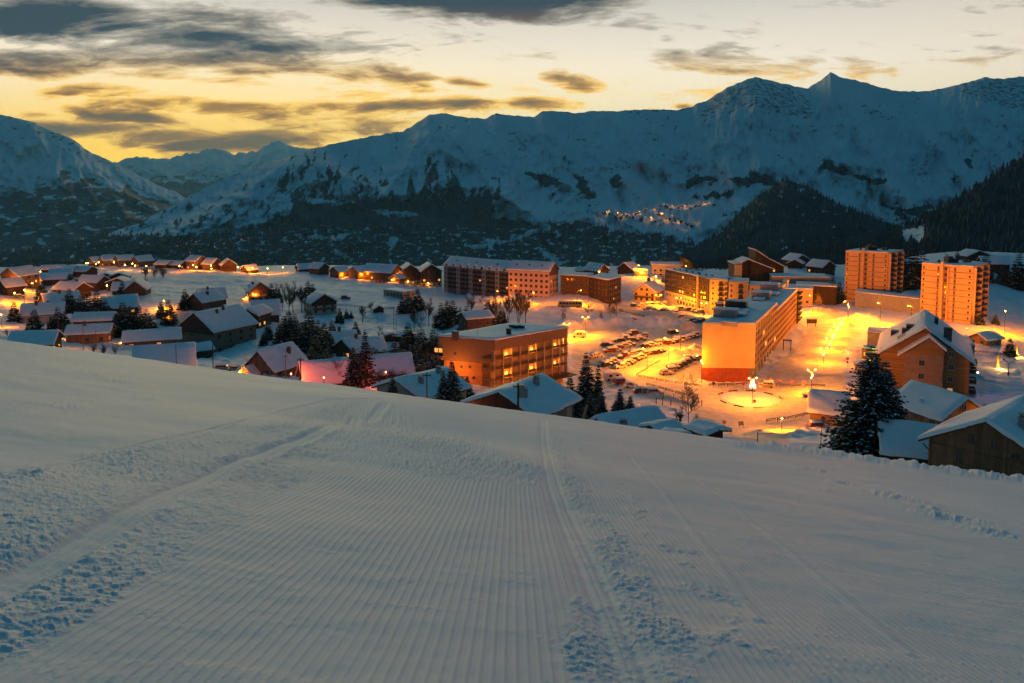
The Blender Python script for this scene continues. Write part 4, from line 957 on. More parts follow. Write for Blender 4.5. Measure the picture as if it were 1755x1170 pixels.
b = MB(); b.box(-8.5, -4.0, -5.5, 5.5, -.3, .0); b.box(-8.5, -8.4, -5.5, 5.5, .5, .6); b.box(-8.5, -8.4, -5.5, 5.5, .9, 1.0)
for k in range(7): b.box(-8.5, -8.4, -5.5 + k * 1.8, -5.4 + k * 1.8, 0, 1)
b.build('deck', WOODD, r)
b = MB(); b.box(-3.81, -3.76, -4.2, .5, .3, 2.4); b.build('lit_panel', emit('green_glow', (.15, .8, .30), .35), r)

# ---------------------------------------------------------------- big blocks
def fac(P0, P1):
    ax, ay = P1[0] - P0[0], P1[1] - P0[1]; L = math.hypot(ax, ay); ax /= L; ay /= L
    def T(a, b, z): return (P0[0] + ax * a + ay * b, P0[1] + ay * a - ax * b, z)
    return T, L, math.atan2(ay, ax)
def loc_rel(root, p): return (p[0] - root.location[0], p[1] - root.location[1], p[2] - root.location[2])
def MBr(root, T=None):
    O = root.location
    if T is None: return MB(lambda x, y, z: (x - O[0], y - O[1], z - O[2]))
    def f(a, b, z):
        p = T(a, b, z); return (p[0] - O[0], p[1] - O[1], p[2] - O[2])
    return MB(f)
def flat_roof(root, foot, z1, par=.5, th=.45, m=None, nx=14, ny=14):
    b = MBr(root); c = np.array(foot).mean(0)
    big = [tuple(c + (np.array(q) - c) * (1 + .30 / max(1, np.linalg.norm(np.array(q) - c)))) for q in foot]
    b.col(big, z1, z1 + .22); rf = b.build('roof', m or FASC, root)
    g = MBr(root); q = [(x, y, z1 + .22) for x, y in big]
    g.grid(snow_sheet(q[0], q[1], q[2], q[3], th, nx, ny, z1)); g.build('snow_layer', SNOW, rf, True)
    return rf
def fwin(root, T, rz, a, z, w, h, lit=0, near=False, out=0.0, frame=None):
    return window(root, loc_rel(root, T(a, out, z)), rz, w, h, lit, near, frame)
rg = random.Random(11)

# --- the big apartment block with the blank end wall
A, B_ = (64.0, 266.0), (81.2, 265.0); v = (50.5, 103.0)
def along(P, t): return (P[0] + v[0] * t, P[1] + v[1] * t)
Z0, ZB, ZT1, ZT2 = -66.0, -62.6, -47.8, -50.5
t1 = .445
mb = thing('apartment_block', 'long apartment slab with blank yellow-lit end wall and balcony grid down its right side', 'apartment block', (72, 266, Z0))
b = MBr(mb); b.col([A, (B_[0] - 3.2, B_[1] + .2), (along(B_, t1)[0] - 3.2, along(B_, t1)[1]), along(A, t1)], Z0 - 3, ZB - .01); b.col([A, (B_[0] - .4, B_[1]), (along(B_, t1)[0] - .4, along(B_, t1)[1]), along(A, t1)], ZB, ZT1)
b.col([along(A, t1), (along(B_, t1)[0] - .4, along(B_, t1)[1]), (along(B_, 1)[0] - .4, along(B_, 1)[1]), along(A, 1)], Z0 - 6, ZT2); b.build('wall', CONC, mb)
T, L, rz = fac(A, B_)
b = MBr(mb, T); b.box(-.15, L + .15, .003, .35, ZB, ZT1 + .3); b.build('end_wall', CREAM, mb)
b = MBr(mb, T); b.box(-.1, L - 1.5, .003, .28, Z0 - 3, ZB - .02); b.build('base_cladding', REDB, mb)
T, L, rz = fac(along(B_, 0), along(B_, t1))
cnt = 0; rest = None
def grid_facade(root, T, L, rz, zb, zt, nf, nb, slabm, litp, maxwin, depth=.28):
    global cnt, rest
    b = MBr(root, T); b.box(0, L, -depth - .05, -depth + .012, zb, zt); b.build('recess_wall', SLATE, root)  # dark panel: the shade inside the balconies put into the colour
    fh = (zt - zb) / nf; bw = L / nb
    for r_ in range(nf + 1):
        b = MBr(root, T); b.box(0, L, -depth, .04, zb + r_ * fh - .14, zb + r_ * fh + .12)
        if r_ < nf: b.box(.1, L - .1, -.02, .03, zb + r_ * fh + .55, zb + r_ * fh + .80)
        b.build('balcony_slab', slabm, root)
    for q in range(nb + 1):
        b = MBr(root, T)
        for r_ in range(nf): b.box(q * bw - .10, q * bw + .10, -depth, -.03, zb + r_ * fh + .121, zb + (r_ + 1) * fh - .141)
        b.build('divider', slabm, root)
    for q in range(nb):
        for r_ in range(nf):
            lt = (1 if rg.random() < .5 else 2) if rg.random() < litp else 0
            if cnt < maxwin:
                fwin(root, T, rz, (q + .5) * bw, zb + r_ * fh + .26, bw * .80, fh - .62, lt, False, -depth + .02); cnt += 1
            else:
                if rest is None: rest = MBr(root)
                m0 = rest; p = [T((q + .5) * bw + s_ * bw * .40, -depth + .06, zb + r_ * fh + z_) for s_, z_ in ((-1, .26), (1, .26), (1, fh - .36), (-1, fh - .36))]
                m0.poly(p, 0)
grid_facade(mb, T, L, rz, ZB, ZT1 - .1, 6, 9, PANEL, .04, 54)
T2, L2, rz2 = fac(along(B_, t1), along(B_, 1)); grid_facade(mb, T2, L2, rz2, Z0 + .6, ZT2 - .1, 6, 15, PANEL, .03, 100)
if rest: o = rest.build('window', GLASS, mb); o['kind'] = 'stuff'; rest = None
for q in range(8):
    b = MBr(mb, T); a = 2 + q * (L - 4) / 7; b.box(a - .3, a + .3, -1.2, -.6, Z0 - 2, ZB - .15); b.build('pillar', CONC, mb)
T3, L3, rz3 = fac(along(B_, 1), along(B_, 1.07))
b = MBr(mb, T3); b.box(.05, L3, -14, .6, Z0 - 6, ZT2 - 1.2)
for k in range(6): b.box(.3, L3 + .5, .62, 1.7, Z0 + 1.5 + k * 2.4, Z0 + 2.3 + k * 2.4)
b.build('stair_tower', SLATE, mb)
r1 = flat_roof(mb, [A, B_, along(B_, t1), along(A, t1)], ZT1 + .02, m=CREAM, nx=10, ny=20); r2 = flat_roof(mb, [along(A, t1), along(B_, t1), along(B_, 1), along(A, 1)], ZT2, m=CREAM, nx=10, ny=24)
def roof_pt(px, py, z):
    k = ray(px, py, 1.0); Y = z / k[2]; return ray(px, py, Y)
vrz = math.atan2(v[1], v[0]) - math.pi / 2
def roof_unit(rf, root, px, py, z, w_, d_, h_, m, snow=.35, pipe=False):
    p = roof_pt(px, py, z); p = (p[0], p[1] + d_ / 2, p[2]); O = root.location
    o = MB(); o.box(-w_/2, w_/2, -d_/2, d_/2, -.6, h_); o.box(-w_/2 - .12, w_/2 + .12, -d_/2 - .12, d_/2 + .12, h_, h_ + .15)
    if pipe: o.tube((w_ * .3, 0, h_), (w_ * .3, 0, h_ + 1.1), .2)
    u = o.build('roof_unit', m, rf); u.location = (p[0] - O[0], p[1] - O[1], p[2] - O[2]); u.rotation_euler = (0, 0, vrz)
    g = MB(); g.grid(snow_sheet((-w_/2 - .1, -d_/2 - .1, h_ + .15), (w_/2 + .1, -d_/2 - .1, h_ + .15), (w_/2 + .1, d_/2 + .1, h_ + .15), (-w_/2 - .1, d_/2 + .1, h_ + .15), snow, 4, 4))
    s = g.build('snow_layer', SNOW, rf, True); s.location = u.location; s.rotation_euler = (0, 0, vrz)
for q in ((1247,546,7.6,4.6,2.9,RENDERG), (1265,529,7.4,4,2.6,METALD), (1234,531,2.4,2.4,2.2,METALD), (1275,545,2.4,5,1.0,RENDERG), (1252,556,5,1.6,.5,CONC), (1281,540,1.6,6,.8,CONC)): roof_unit(r1, mb, q[0], q[1], ZT1 + .3, *q[2:])
for q in ((1309,514,7.2,6,3.0,RENDERG), (1324,499,7.5,7,3.0,RENDERG), (1290,524,5,3,1.2,RENDERG), (1305,519,4,8,1.0,CONC), (1330,509,4,8,1.0,CONC), (1344,496,3,10,1.1,CONC), (1349,488,2.4,5,1.6,RENDERG)): roof_unit(r2, mb, q[0], q[1], ZT2 + .3, *q[2:])

# --- dark clad block behind it with white stepped end
lb = thing('apartment_block', 'dark clad apartment block over a white ground floor, pale stepped wings at its right end', 'apartment block', (92, 420, -66))
P0, P1 = (85.0, 441.0), (98.7, 398.0)
T, L, rz = fac(P0, P1); n_ = (T(0, -1, 0)[0] - P0[0], T(0, -1, 0)[1] - P0[1])
back = lambda P, d: (P[0] + n_[0] * d, P[1] + n_[1] * d)
b = MBr(lb); b.col([P0, P1, back(P1, 13), back(P0, 13)], -69, -49.2); b.build('wall', RENDER, lb)
for k, (a0, a1) in enumerate(((.0, L * .76), (L * .79, L - .3))):
    b = MBr(lb, T); b.box(a0, a1, .003, .5, -60.2, -49.3 + .4 * k); b.build('cladding', SLATE, lb)
b = MBr(lb, T); b.box(L * .763, L * .787, .003, 1.1, -67, -48.6); b.build('rib', PANEL, lb)
for r_ in range(4):
    for q in range(14):
        fwin(lb, T, rz, 1.8 + q * 2.95 + (1.2 if q > 10 else 0), -59.3 + r_ * 2.6, 1.5, 1.2, 1 if rg.random() < .05 else 0, False, .5)
for q in range(13): fwin(lb, T, rz, 2.2 + q * 3.3, -62.7, .9, .8, 0, False, .0)
for q in range(9): fwin(lb, T, rz, 14 + q * 3.1, -65.4, 1.5, 1.5, 0, False, .0)
rf = flat_roof(lb, [P0, P1, back(P1, 13), back(P0, 13)], -49.0, nx=8, ny=8)
for k in range(9): p = T(4 + k * 4.4, -3 - (k % 3), -48.5); o = MBr(lb); o.box(p[0] - .4, p[0] + .4, p[1] - .4, p[1] + .4, -48.9, -47.6); o.build('vent', METALD, rf)
for k, (x0, yy_, ww, zt) in enumerate(((98.9, 397.0, 7.6, -48.9), (106.8, 393.0, 8.8, -49.6), (115.9, 389.0, 9.4, -51.0))):
    Q0, Q1 = (x0, yy_), (x0 + ww, yy_ - 3.0); Tq, Lq, rq = fac(Q0, Q1)
    b = MBr(lb); b.col([Q0, Q1, (Q1[0] + 4, Q1[1] + 13), (Q0[0] + 4, Q0[1] + 13)], -69, zt); b.build('wing', CREAM, lb)
    flat_roof(lb, [Q0, Q1, (Q1[0] + 4, Q1[1] + 13), (Q0[0] + 4, Q0[1] + 13)], zt + .02, nx=5, ny=5)
    for r_ in range(6):
        z = zt - 2.7 - r_ * 2.6
        balcony(lb, loc_rel(lb, Tq(Lq * .62, .02, z - .1)), rq, 2.6, 1.0, METALD); fwin(lb, Tq, rq, Lq * .62, z, 1.7, 1.9); fwin(lb, Tq, rq, Lq * .14, z + .5, .7, 1.0)
        if k != 1: fwin(lb, Tq, rq, Lq * .92, z + .2, .9, 1.6)

# --- two white towers
def tower(label, left, near_, right, z0, z1, nfl, over):
    t = thing('apartment_tower', label, 'apartment tower', (near_[0], near_[1] + 8, z0))
    far_ = (left[0] + right[0] - near_[0], left[1] + right[1] - near_[1])
    b = MBr(t); b.col([left, near_, right, far_], z0 - 4, z1); b.build('wall', PANEL, t)
    fh = (z1 - z0 - 1.0) / nfl
    T, L, rz = fac(left, near_)
    for r_ in range(1, nfl + 1):
        b = MBr(t, T); b.box(-.02, L * .40, .003, .07, z1 - r_ * fh - .14, z1 - r_ * fh + .12); b.box(L * .56, L + .05, .003, .07, z1 - r_ * fh - .14, z1 - r_ * fh + .12); b.build('floor_joint', mat('joint_brown', (.16, .085, .05), .8, .15, 1), t)
    b = MBr(t, T); b.box(L * .395, L * .445, .003, 1.2, z0 - 3, z1 + 1.7); b.box(L * .525, L * .55, .003, .8, z0 - 3, z1 - 1); b.build('rib', PANEL, t)
    b = MBr(t, T); b.box(L * .45, L * .522, .003, .12, z0 - 2, z1 - .6); b.box(L * .315, L * .355, .003, .06, z0 - 2, z1 - .6); b.box(L * .64, L * .685, .003, .06, z0 - 2, z1 - .6); b.build('stair_strip', mat('dull_orange_strip', (.33, .20, .13), .8, .15, 1), t)
    for r_ in range(nfl):
        z = z1 - (r_ + .78) * fh
        for a, w_, h_, ou in ((.045, .65, 1.0, 0), (.335, .6, 1.1, .06), (.486, .9, 1.3, .12), (.662, .6, 1.1, .06), (.945, .65, 1.0, 0)):
            fwin(t, T, rz, L * a, z, w_, h_, 1 if (over and r_ == 1 and a == .335) else 0, False, ou)
    T, L, rz = fac(near_, right)
    for q in (0, 1, 2):
        b = MBr(t, T); a = (.03, .46, .90)[q] * L; b.box(a, a + .35, .003, 1.3, z0, z1 - .1); b.build('balcony_fin', PANEL, t)
    for r_ in range(nfl):
        z = z1 - (r_ + 1) * fh
        b = MBr(t, T); b.box(L * .03 + .36, L * .46 - .01, .003, 1.25, z - .1, z + .1); b.box(L * .46 + .36, L * .90 - .01, .003, 1.25, z - .1, z + .1); b.build('balcony_slab', PANEL, t)
        for a in (.26, .69):
            fwin(t, T, rz, L * a, z + .15, L * .30, fh - .6, 0, False, .0)
            b = MBr(t, T); b.box(L * (a - .19), L * (a + .19), 1.15, 1.2, z + .14, z + 1.0); b.build('balcony_rail', METALD, t)
    rf = flat_roof(t, [left, near_, right, far_], z1 + .02, m=PANEL, nx=8, ny=8)
    c = ((left[0] + right[0]) / 2, (left[1] + right[1]) / 2)
    b = MBr(t); b.box(c[0] - 4.5, c[0] + .5, c[1] - 2, c[1] + 2, z1 + .2, z1 + 2.6); b.box(c[0] - 3.5, c[0] - 1.5, c[1] - 1, c[1] + 1, z1 + 2.6, z1 + 3.6); b.box(c[0] + 4, c[0] + 5.2, c[1] - 1, c[1] + 1, z1 + .2, z1 + 1.9); b.box(c[0] + 6, c[0] + 7.2, c[1] - 1, c[1] + 1, z1 + .2, z1 + 1.7); b.box(c[0] - 8, c[0] - 7.2, c[1], c[1] + 1, z1 + .2, z1 + 1.9); b.build('roof_plant', METALD, rf)
    return t
tower('pale apartment tower on the left of the pair, farther back with shadowy right side', (184.2, 441.5), (202.3, 430), (217, 444), -66, -38.8, 10, False)
tower('pale apartment tower on the right of the pair with one lit window', (198, 386), (213, 369), (230, 386), -66, -39.9, 9, True)

# --- the flat-roofed hotel
ho = thing('hotel', 'flat-roofed hotel with brown fascia, golden balcony grid and orange-lit end wall', 'hotel', (-5, 245, -66))
N_, R_, L_ = (-5.1, 240.0), (18.4, 261.5), (-22.9, 247.0); K_ = (R_[0] + L_[0] - N_[0], R_[1] + L_[1] - N_[1])
c0 = np.array([N_, R_, K_, L_]).mean(0)
def inset(q, d): q = np.array(q); e = c0 - q; return tuple(q + e / np.linalg.norm(e) * d)
b = MBr(ho); b.col([inset(q, 1.7) for q in (N_, R_, K_, L_)], -70, -51.0); b.build('wall', mat('ochre_wall', (.46, .25, .10), .8, .12, .5), ho)
b = MBr(ho); b.col([N_, R_, K_, L_], -51.4, -48.4); b.build('fascia_band', FASCP, ho)
rf = flat_roof(ho, [N_, R_, K_, L_], -48.38, m=FASC, nx=16, ny=12)
T, L, rz = fac(N_, R_); nb = 9; bw = L / nb; fh = 3.05
for q in range(nb + 1):
    b = MBr(ho, T); b.box(q * bw - .14, q * bw + .14, -1.7, -.12, -63.8, -51.41); b.build('balcony_fin', PANEL, ho)
for r_ in range(4):
    z = -54.4 - r_ * fh
    b = MBr(ho, T); b.box(.2, L, -1.7, -.15, z - .12, z + .08); b.build('balcony_slab', WOODO, ho)
    b = MBr(ho, T)
    for q in range(nb): b.box(q * bw + .15, (q + 1) * bw - .15, -.2, -.14, z + .25, z + .95)
    b.build('balcony_rail', WOOD, ho)
    for q in range(nb):
        lt = 1 if (r_, q) in ((0, 8), (1, 8), (0, 2), (1, 2)) else 2 if (r_, q) in ((0, 0), (1, 0), (2, 0), (0, 1), (1, 1), (2, 8), (2, 4), (3, 3)) or rg.random() < .12 else 0
        fwin(ho, T, rz, (q + .5) * bw, z + .15, bw * (.5 if lt != 1 else .34), 2.1 if lt != 1 else 1.5, lt, True, -1.55)
for k in range(3): fwin(ho, T, rz, L * (.62 + .13 * k), -65.4, 2.9, 2.0, 1, True, -1.5, FRAMEW)
b = MBr(ho, T); b.box(L * .45, L + 1, -1.5, 3.5, -63.6, -63.35); b.build('canopy', WOOD, ho)
T, L, rz = fac(L_, N_)
b = MBr(ho, T); b.box(1.5, L - 1.7, -1.3, .0, -55.6, -51.41); b.build('upper_cladding', FASCP, ho)
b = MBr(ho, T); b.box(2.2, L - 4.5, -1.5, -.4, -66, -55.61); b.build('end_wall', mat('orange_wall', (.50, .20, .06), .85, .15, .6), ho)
for a, z in ((.30, -53.6), (.55, -57.5), (.40, -57.7), (.62, -60.8), (.42, -61.0), (.55, -64.0)): fwin(ho, T, rz, L * a, z, .8, .8, 0, True, .0 if z > -55 else -.4)
for r_ in range(4):
    balcony(ho, loc_rel(ho, T(L - 2.0, -.3, -54.4 - r_ * fh)), rz, 4.0, 1.6, WOODO)
    if r_ < 1: balcony(ho, loc_rel(ho, T(-.3, -.6, -55.2)), rz, 4.2, 1.6, WOODO)
for k in range(3): fwin(ho, T, rz, -1.4 + k * 1.5, -53.6, 1.2, 1.3, 1, True, -1.2)
for px, py, w_, h_, m_ in ((780, 580, 1.6, 2.0, BRICK), (872, 574, 1.2, 1.9, METALD), (883, 563, 3.0, .9, METALD), (895, 563, 1.2, .8, METALD)): roof_unit(rf, ho, px, py, -47.9, w_, w_, h_, m_, .15)
b = MBr(ho); p = roof_pt(818, 574, -47.9); b.tube(p, (p[0], p[1], p[2] + 1.6), .05); b.build('antenna', METALD, rf)

# --- big gabled residence on the right
bgz = ray(1581, 672, 251); bg = thing('gabled_residence', 'huge golden-wood gabled residence with pale concrete centre strip and snow roof ridge on the right', 'apartment house', bgz, R(-27))
w_, l_, H_, ri = 25.5, 38, 11.4, 9.2
b = MB(); b.prism([(-w_/2, -6), (w_/2, -6), (w_/2, H_), (0, H_ + ri), (-w_/2, H_)], 0, l_); b.build('wall', WOODO, bg)
rf, ze, zr = gable_roof(bg, w_, l_, 0, H_, ri, 1.6, .5, 1, 3, ovy=1.4)
b = MB(); b.box(-5.6, 5.4, -3.2, -.003, -6, 12.6); b.build('front_bay', RENDERC, bg)
b = MB(); b.prism([(-5.6, 12.62), (5.4, 12.62), (5.4, 14.2), (1.2, 18.4), (-5.6, 12.9)], -3.15, -.3); b.build('bay_gable', WOODO, bg)
b = MB(); b.prism([(-7.6, 11.7), (1.2, 18.5), (6.2, 14.3), (6.2, 15.0), (1.2, 19.3), (-7.6, 12.5)], -4.4, 1.0); b.build('bay_roof', SNOW, bg)
for x, z in ((-.6, 9.2), (-.6, 5.0), (-.6, 1.4)): window(bg, (x, -3.2, z), 0, 1.5, 1.7, 0, True, CONC)
for x, z in ((7.6, 12.2), (7.6, 8.1), (7.6, 4.2), (7.6, .6)): window(bg, (x, 0, z), 0, 1.4, 1.6, 2 if z < 1 else 0, True, FRAMEW)
for z in (1.0, 4.2, 7.4, 10.0):
    o = balcony(bg, (-w_/2, 5, z), -math.pi/2, 7, 1.6, WOODD); o = balcony(bg, (w_/2, 4, z), math.pi/2, 6, 2.0, WOODD)
    window(bg, (-w_/2, 5, z + .15), -math.pi/2, 2.2, 2.0, 0, True)
slp = lambda x: H_ + ri * (1 - abs(x) / (w_ / 2))
chimney(rf, 6.5, 6.5, slp(6.5), 3.8, 2.3)
chimney(rf, 3.4, 22, slp(3.4), 2.6, 1.1, METALD)
for x, yy_, s_ in ((-3.6, 14, 2.0), (-5.2, 11, 1.6), (-8.5, 20, 1.8)):
    b = MB(); b.box(x - s_, x + s_, yy_ - s_, yy_ + s_, slp(x) - 2, slp(x - s_) + 2.6); b.build('dormer', METALD, rf)
for k in range(4):
    b = MB(); x = -6.6; yy_ = 3 + k * 1.9; b.poly([(x - 1.4, yy_, slp(x - 1.4) + .85), (x - 1.4, yy_ + .9, slp(x - 1.4) + .85), (x + 1.0, yy_ + .9, slp(x + 1.0) + .85), (x + 1.0, yy_, slp(x + 1.0) + .85)]); b.build('skylight', GLASS, rf)
b = MB(); b.box(-.35, .35, -1.2, l_ - 6, zr + .7, zr + 1.25); b.build('ridge_cap', TSNOW, rf)

# --- more blocks of the old resort
def flat_block(name, label, cat, foot, z0, z1, m, rows, cols, litp=.03, mats2=None, bal=False):
    c = np.array(foot).mean(0); t = thing(name, label, cat, (c[0], c[1], z0))
    b = MBr(t); b.col(foot, z0 - 4, z1); b.build('wall', m, t)
    flat_roof(t, foot, z1 + .02, nx=8, ny=8)
    for k in range(len(foot) - 1):
        P0, P1 = foot[k], foot[k + 1]; T, L, rz = fac(P0, P1)
        mid = T(L / 2, 1, 0); md0 = T(L / 2, 0, 0)
        if (mid[0] - md0[0]) * -md0[0] + (mid[1] - md0[1]) * -md0[1] < 0: continue
        n = max(1, int(L / cols))
        for r_ in range(rows):
            for q in range(n):
                if rg.random() < .1: continue
                fwin(t, T, rz, (q + .5) * L / n, z0 + 1.0 + r_ * (z1 - z0 - .6) / rows, 1.2, 1.2, 1 if rg.random() < litp else 0)
    return t
flat_block('apartment_house', 'brown flat-roofed apartment house touching the pink block', 'apartment house', [(27.5, 452), (43, 446), (47, 460), (31, 466)], -66, -53.4, WOOD, 4, 2.6, .04)
flat_block('apartment_house', 'darkest flat-roofed apartment house at the end of the residence row', 'apartment house', [(43.2, 445), (52, 430), (61, 446), (52, 462)], -66, -53.6, WOODD, 4, 3.0, .05)
flat_block('sports_hall', 'long low hall with wide snow roof behind the car park street', 'hall', [(152, 466), (184, 462), (188, 480), (156, 484)], -66, -56.2, RENDERB, 1, 4)
flat_block('low_building', 'flat mauve-roofed pavilion behind the big apartment block', 'low building', [(141, 432), (160, 424), (166, 440), (148, 448)], -66, -58.0, PANEL, 1, 5)
flat_block('low_building', 'low brown building with snow roof left of the left tower', 'low building', [(157, 440), (176, 432), (181, 446), (162, 454)], -66, -57.6, WOODD, 1, 5)
flat_block('low_building', 'long sloping link building between the two towers', 'low building', [(181, 420), (205, 392), (211, 402), (188, 432)], -68, -58.8, RENDERG, 1, 9)
flat_block('low_building', 'half-buried flat-roofed garage on the snow field', 'low building', [(-72, 447), (-60, 437), (-54, 444), (-66, 454)], -64.5, -61.2, RENDERB, 1, 2.4)
flat_block('low_building', 'stepped flat snow roof right of the huge gabled residence', 'low building', [(150, 284), (163, 279), (170, 296), (157, 302)], -66, -58.2, RENDERG, 1, 5)
flat_block('low_building', 'pale blank building left of the huge gabled residence', 'low building', [(138, 308), (147, 303), (152, 312), (143, 318)], -66, -58.6, RENDERG, 1, 9)
flat_block('shop_kiosk', 'snow-topped kiosk glowing yellow-green beside the promenade', 'kiosk', [(131, 296), (137, 293), (139, 298), (133, 301)], -66, -62.6, WOODO, 1, 2, .9)
flat_block('shop_kiosk', 'low snow-buried stall at the right side of the promenade', 'kiosk', [(118, 272), (127, 268), (130, 275), (121, 279)], -66, -63.4, RENDER, 1, 9)

# pink block, grey balcony block and dark lodge use the gabled builder
def big_gabled(label, cpx, cpy, Y, rot, w, l, H, rise, m, rows, cols, g=None, lit=.05, bal=None, dorm=0, name='apartment_house'):
    p = ray(cpx, cpy, Y); rz = R(rot); t = thing(name, label, 'apartment house', p, rz)
    b = MB(); b.prism([(-w/2, -6), (w/2, -6), (w/2, H), (0, H + rise), (-w/2, H)], -l/2, l/2); b.build('wall', m, t)
    rf, ze, zr = gable_roof(t, w, l, -l/2, H, rise, .8, .5, 1, int(cpx))
    if g:
        b = MB(); b.prism([(-w/2 + .05, H - 2.8), (w/2 - .05, H - 2.8), (w/2 - .05, H - .2), (0, H + rise - .2), (-w/2 + .05, H - .2)], -l/2 - .1, -l/2 - .003); b.build('gable', g, t)
    r2 = random.Random(int(cpx)); fh = (H - 1) / rows
    for q in range(cols):
        for r_ in range(rows):
            tt = (q + .5) / cols * l - l/2; lt = 1 if r2.random() < lit else 0
            window(t, (-w/2, -tt, .8 + r_ * fh), -math.pi/2, 1.4, 1.3, lt)
            if bal and q % 3 != 0: balcony(t, (-w/2, -tt, .6 + r_ * fh), -math.pi/2, l / cols * .8, 1.1, bal)
        if bal and q % 3 == 0:
            b = MB(); b.box(-w/2 - .9, -w/2 - .003, -tt - l / cols * .38, -tt + l / cols * .38, -3, H - .2); b.build('bay', RENDERG, t)
            for r_ in range(rows): window(t, (-w/2 - .9, -tt, .9 + r_ * fh), -math.pi/2, 1.0, 1.1, 0)
    for k in range(dorm):
        yy_ = -l/2 + (k + .5) * l / dorm
        d = MB(); d.prism([(-1.7, -.6), (1.7, -.6), (0, 1.5)], -.3, 3.4); do_ = d.build('dormer', WOODD, rf); do_.location = (-w/2 - .5, yy_, H + .1); do_.rotation_euler = (0, 0, -math.pi/2)
        s_ = MB(); s_.prism([(-2.0, -.9), (0, 1.55), (2.0, -.9), (2.0, -.45), (0, 2.1), (-2.0, -.45)], -.6, 3.6); so_ = s_.build('dormer_roof', SNOW, rf); so_.location = do_.location; so_.rotation_euler = do_.rotation_euler
    for q in range(3):
        for r_ in range(rows): window(t, ((q - 1) * w / 3.4, -l/2, .8 + r_ * fh), 0, 1.2, 1.2, 1 if r2.random() < lit else 0) if .8 + r_ * fh < H - 4 else None
    for k in range(3):
        d = MB(); yy_ = -l/2 + (k + .7) * l / 3.2; zz_ = H + rise * .55
        d.prism([(-.9, -.5), (.9, -.5), (0, .9)], -.2, 2.0); do_ = d.build('roof_vent', WOODD, rf); do_.location = (-w/4 - .6, yy_, zz_); do_.rotation_euler = (0, 0, -math.pi/2)
    return t
big_gabled('long grey residence with pale bays, balcony columns and a row of small dormer gables', 828, 497, 487, 49, 13, 54, 14.3, 4.6, GREYD, 5, 15, None, .02, SLATE, 9)
big_gabled('pink-lit residence with a wooden gable on its right end', 914, 510, 458, 66, 14, 25, 16.6, 4.2, PINK, 5, 8, WOOD, .06)
lo_ = ray(1259, 482, 490); lodge = thing('lodge', 'dark jagged-roofed lodge building with a steep peak, behind the car park', 'lodge', lo_)
b = MB(); b.prism([(0, -5), (30, -5), (30, 9), (21.5, 13.3), (12.7, 19), (12.7, 13), (8.4, 13.5), (4.5, 11.6), (4.5, 11), (0, 10.6)], 0, 15); b.build('wall', WOODD, lodge)
b = MB(); b.box(-.3, 4.2, -.6, -.003, -5, 10.4); b.build('side_wing', CREAM, lodge)
b = MB(); b.prism([(8.0, 13.0), (22.0, 7.6), (22.0, 8.0), (8.0, 13.45)], -6, -.003); b.prism([(8.6, -5), (21.4, -5), (21.4, 7.75), (8.6, 12.7)], -5.2, -.004); b.build('front_wing', WOODD, lodge)
b = MB()
for P in ([(12.3, 19.3), (21.6, 13.3), (21.6, 13.8), (12.3, 19.9)], [(21.6, 13.5), (30.8, 8.9), (30.8, 9.5), (21.6, 14.1)], [(4.0, 11.7), (8.8, 13.8), (8.8, 14.3), (4.0, 12.3)], [(-.6, 10.7), (4.4, 11.2), (4.4, 11.8), (-.6, 11.3)]): b.prism(P, -.5, 15.4)
b.prism([(7.8, 13.5), (22.2, 8.02), (22.2, 8.6), (7.8, 14.1)], -6.3, -.5); b.build('roof', SNOW, lodge)
for k, (x, z) in enumerate(((24, 3), (24, 6), (26.5, 3), (26.5, 6), (15, 3), (18, 3), (12, 3), (12, 6), (22.5, 9), (15, 13.5))): window(lodge, (x, -5.2 if x < 20 and z < 8 else 0, z), 0, 1.2, 1.3, 1 if k in (0, 1) else 0)
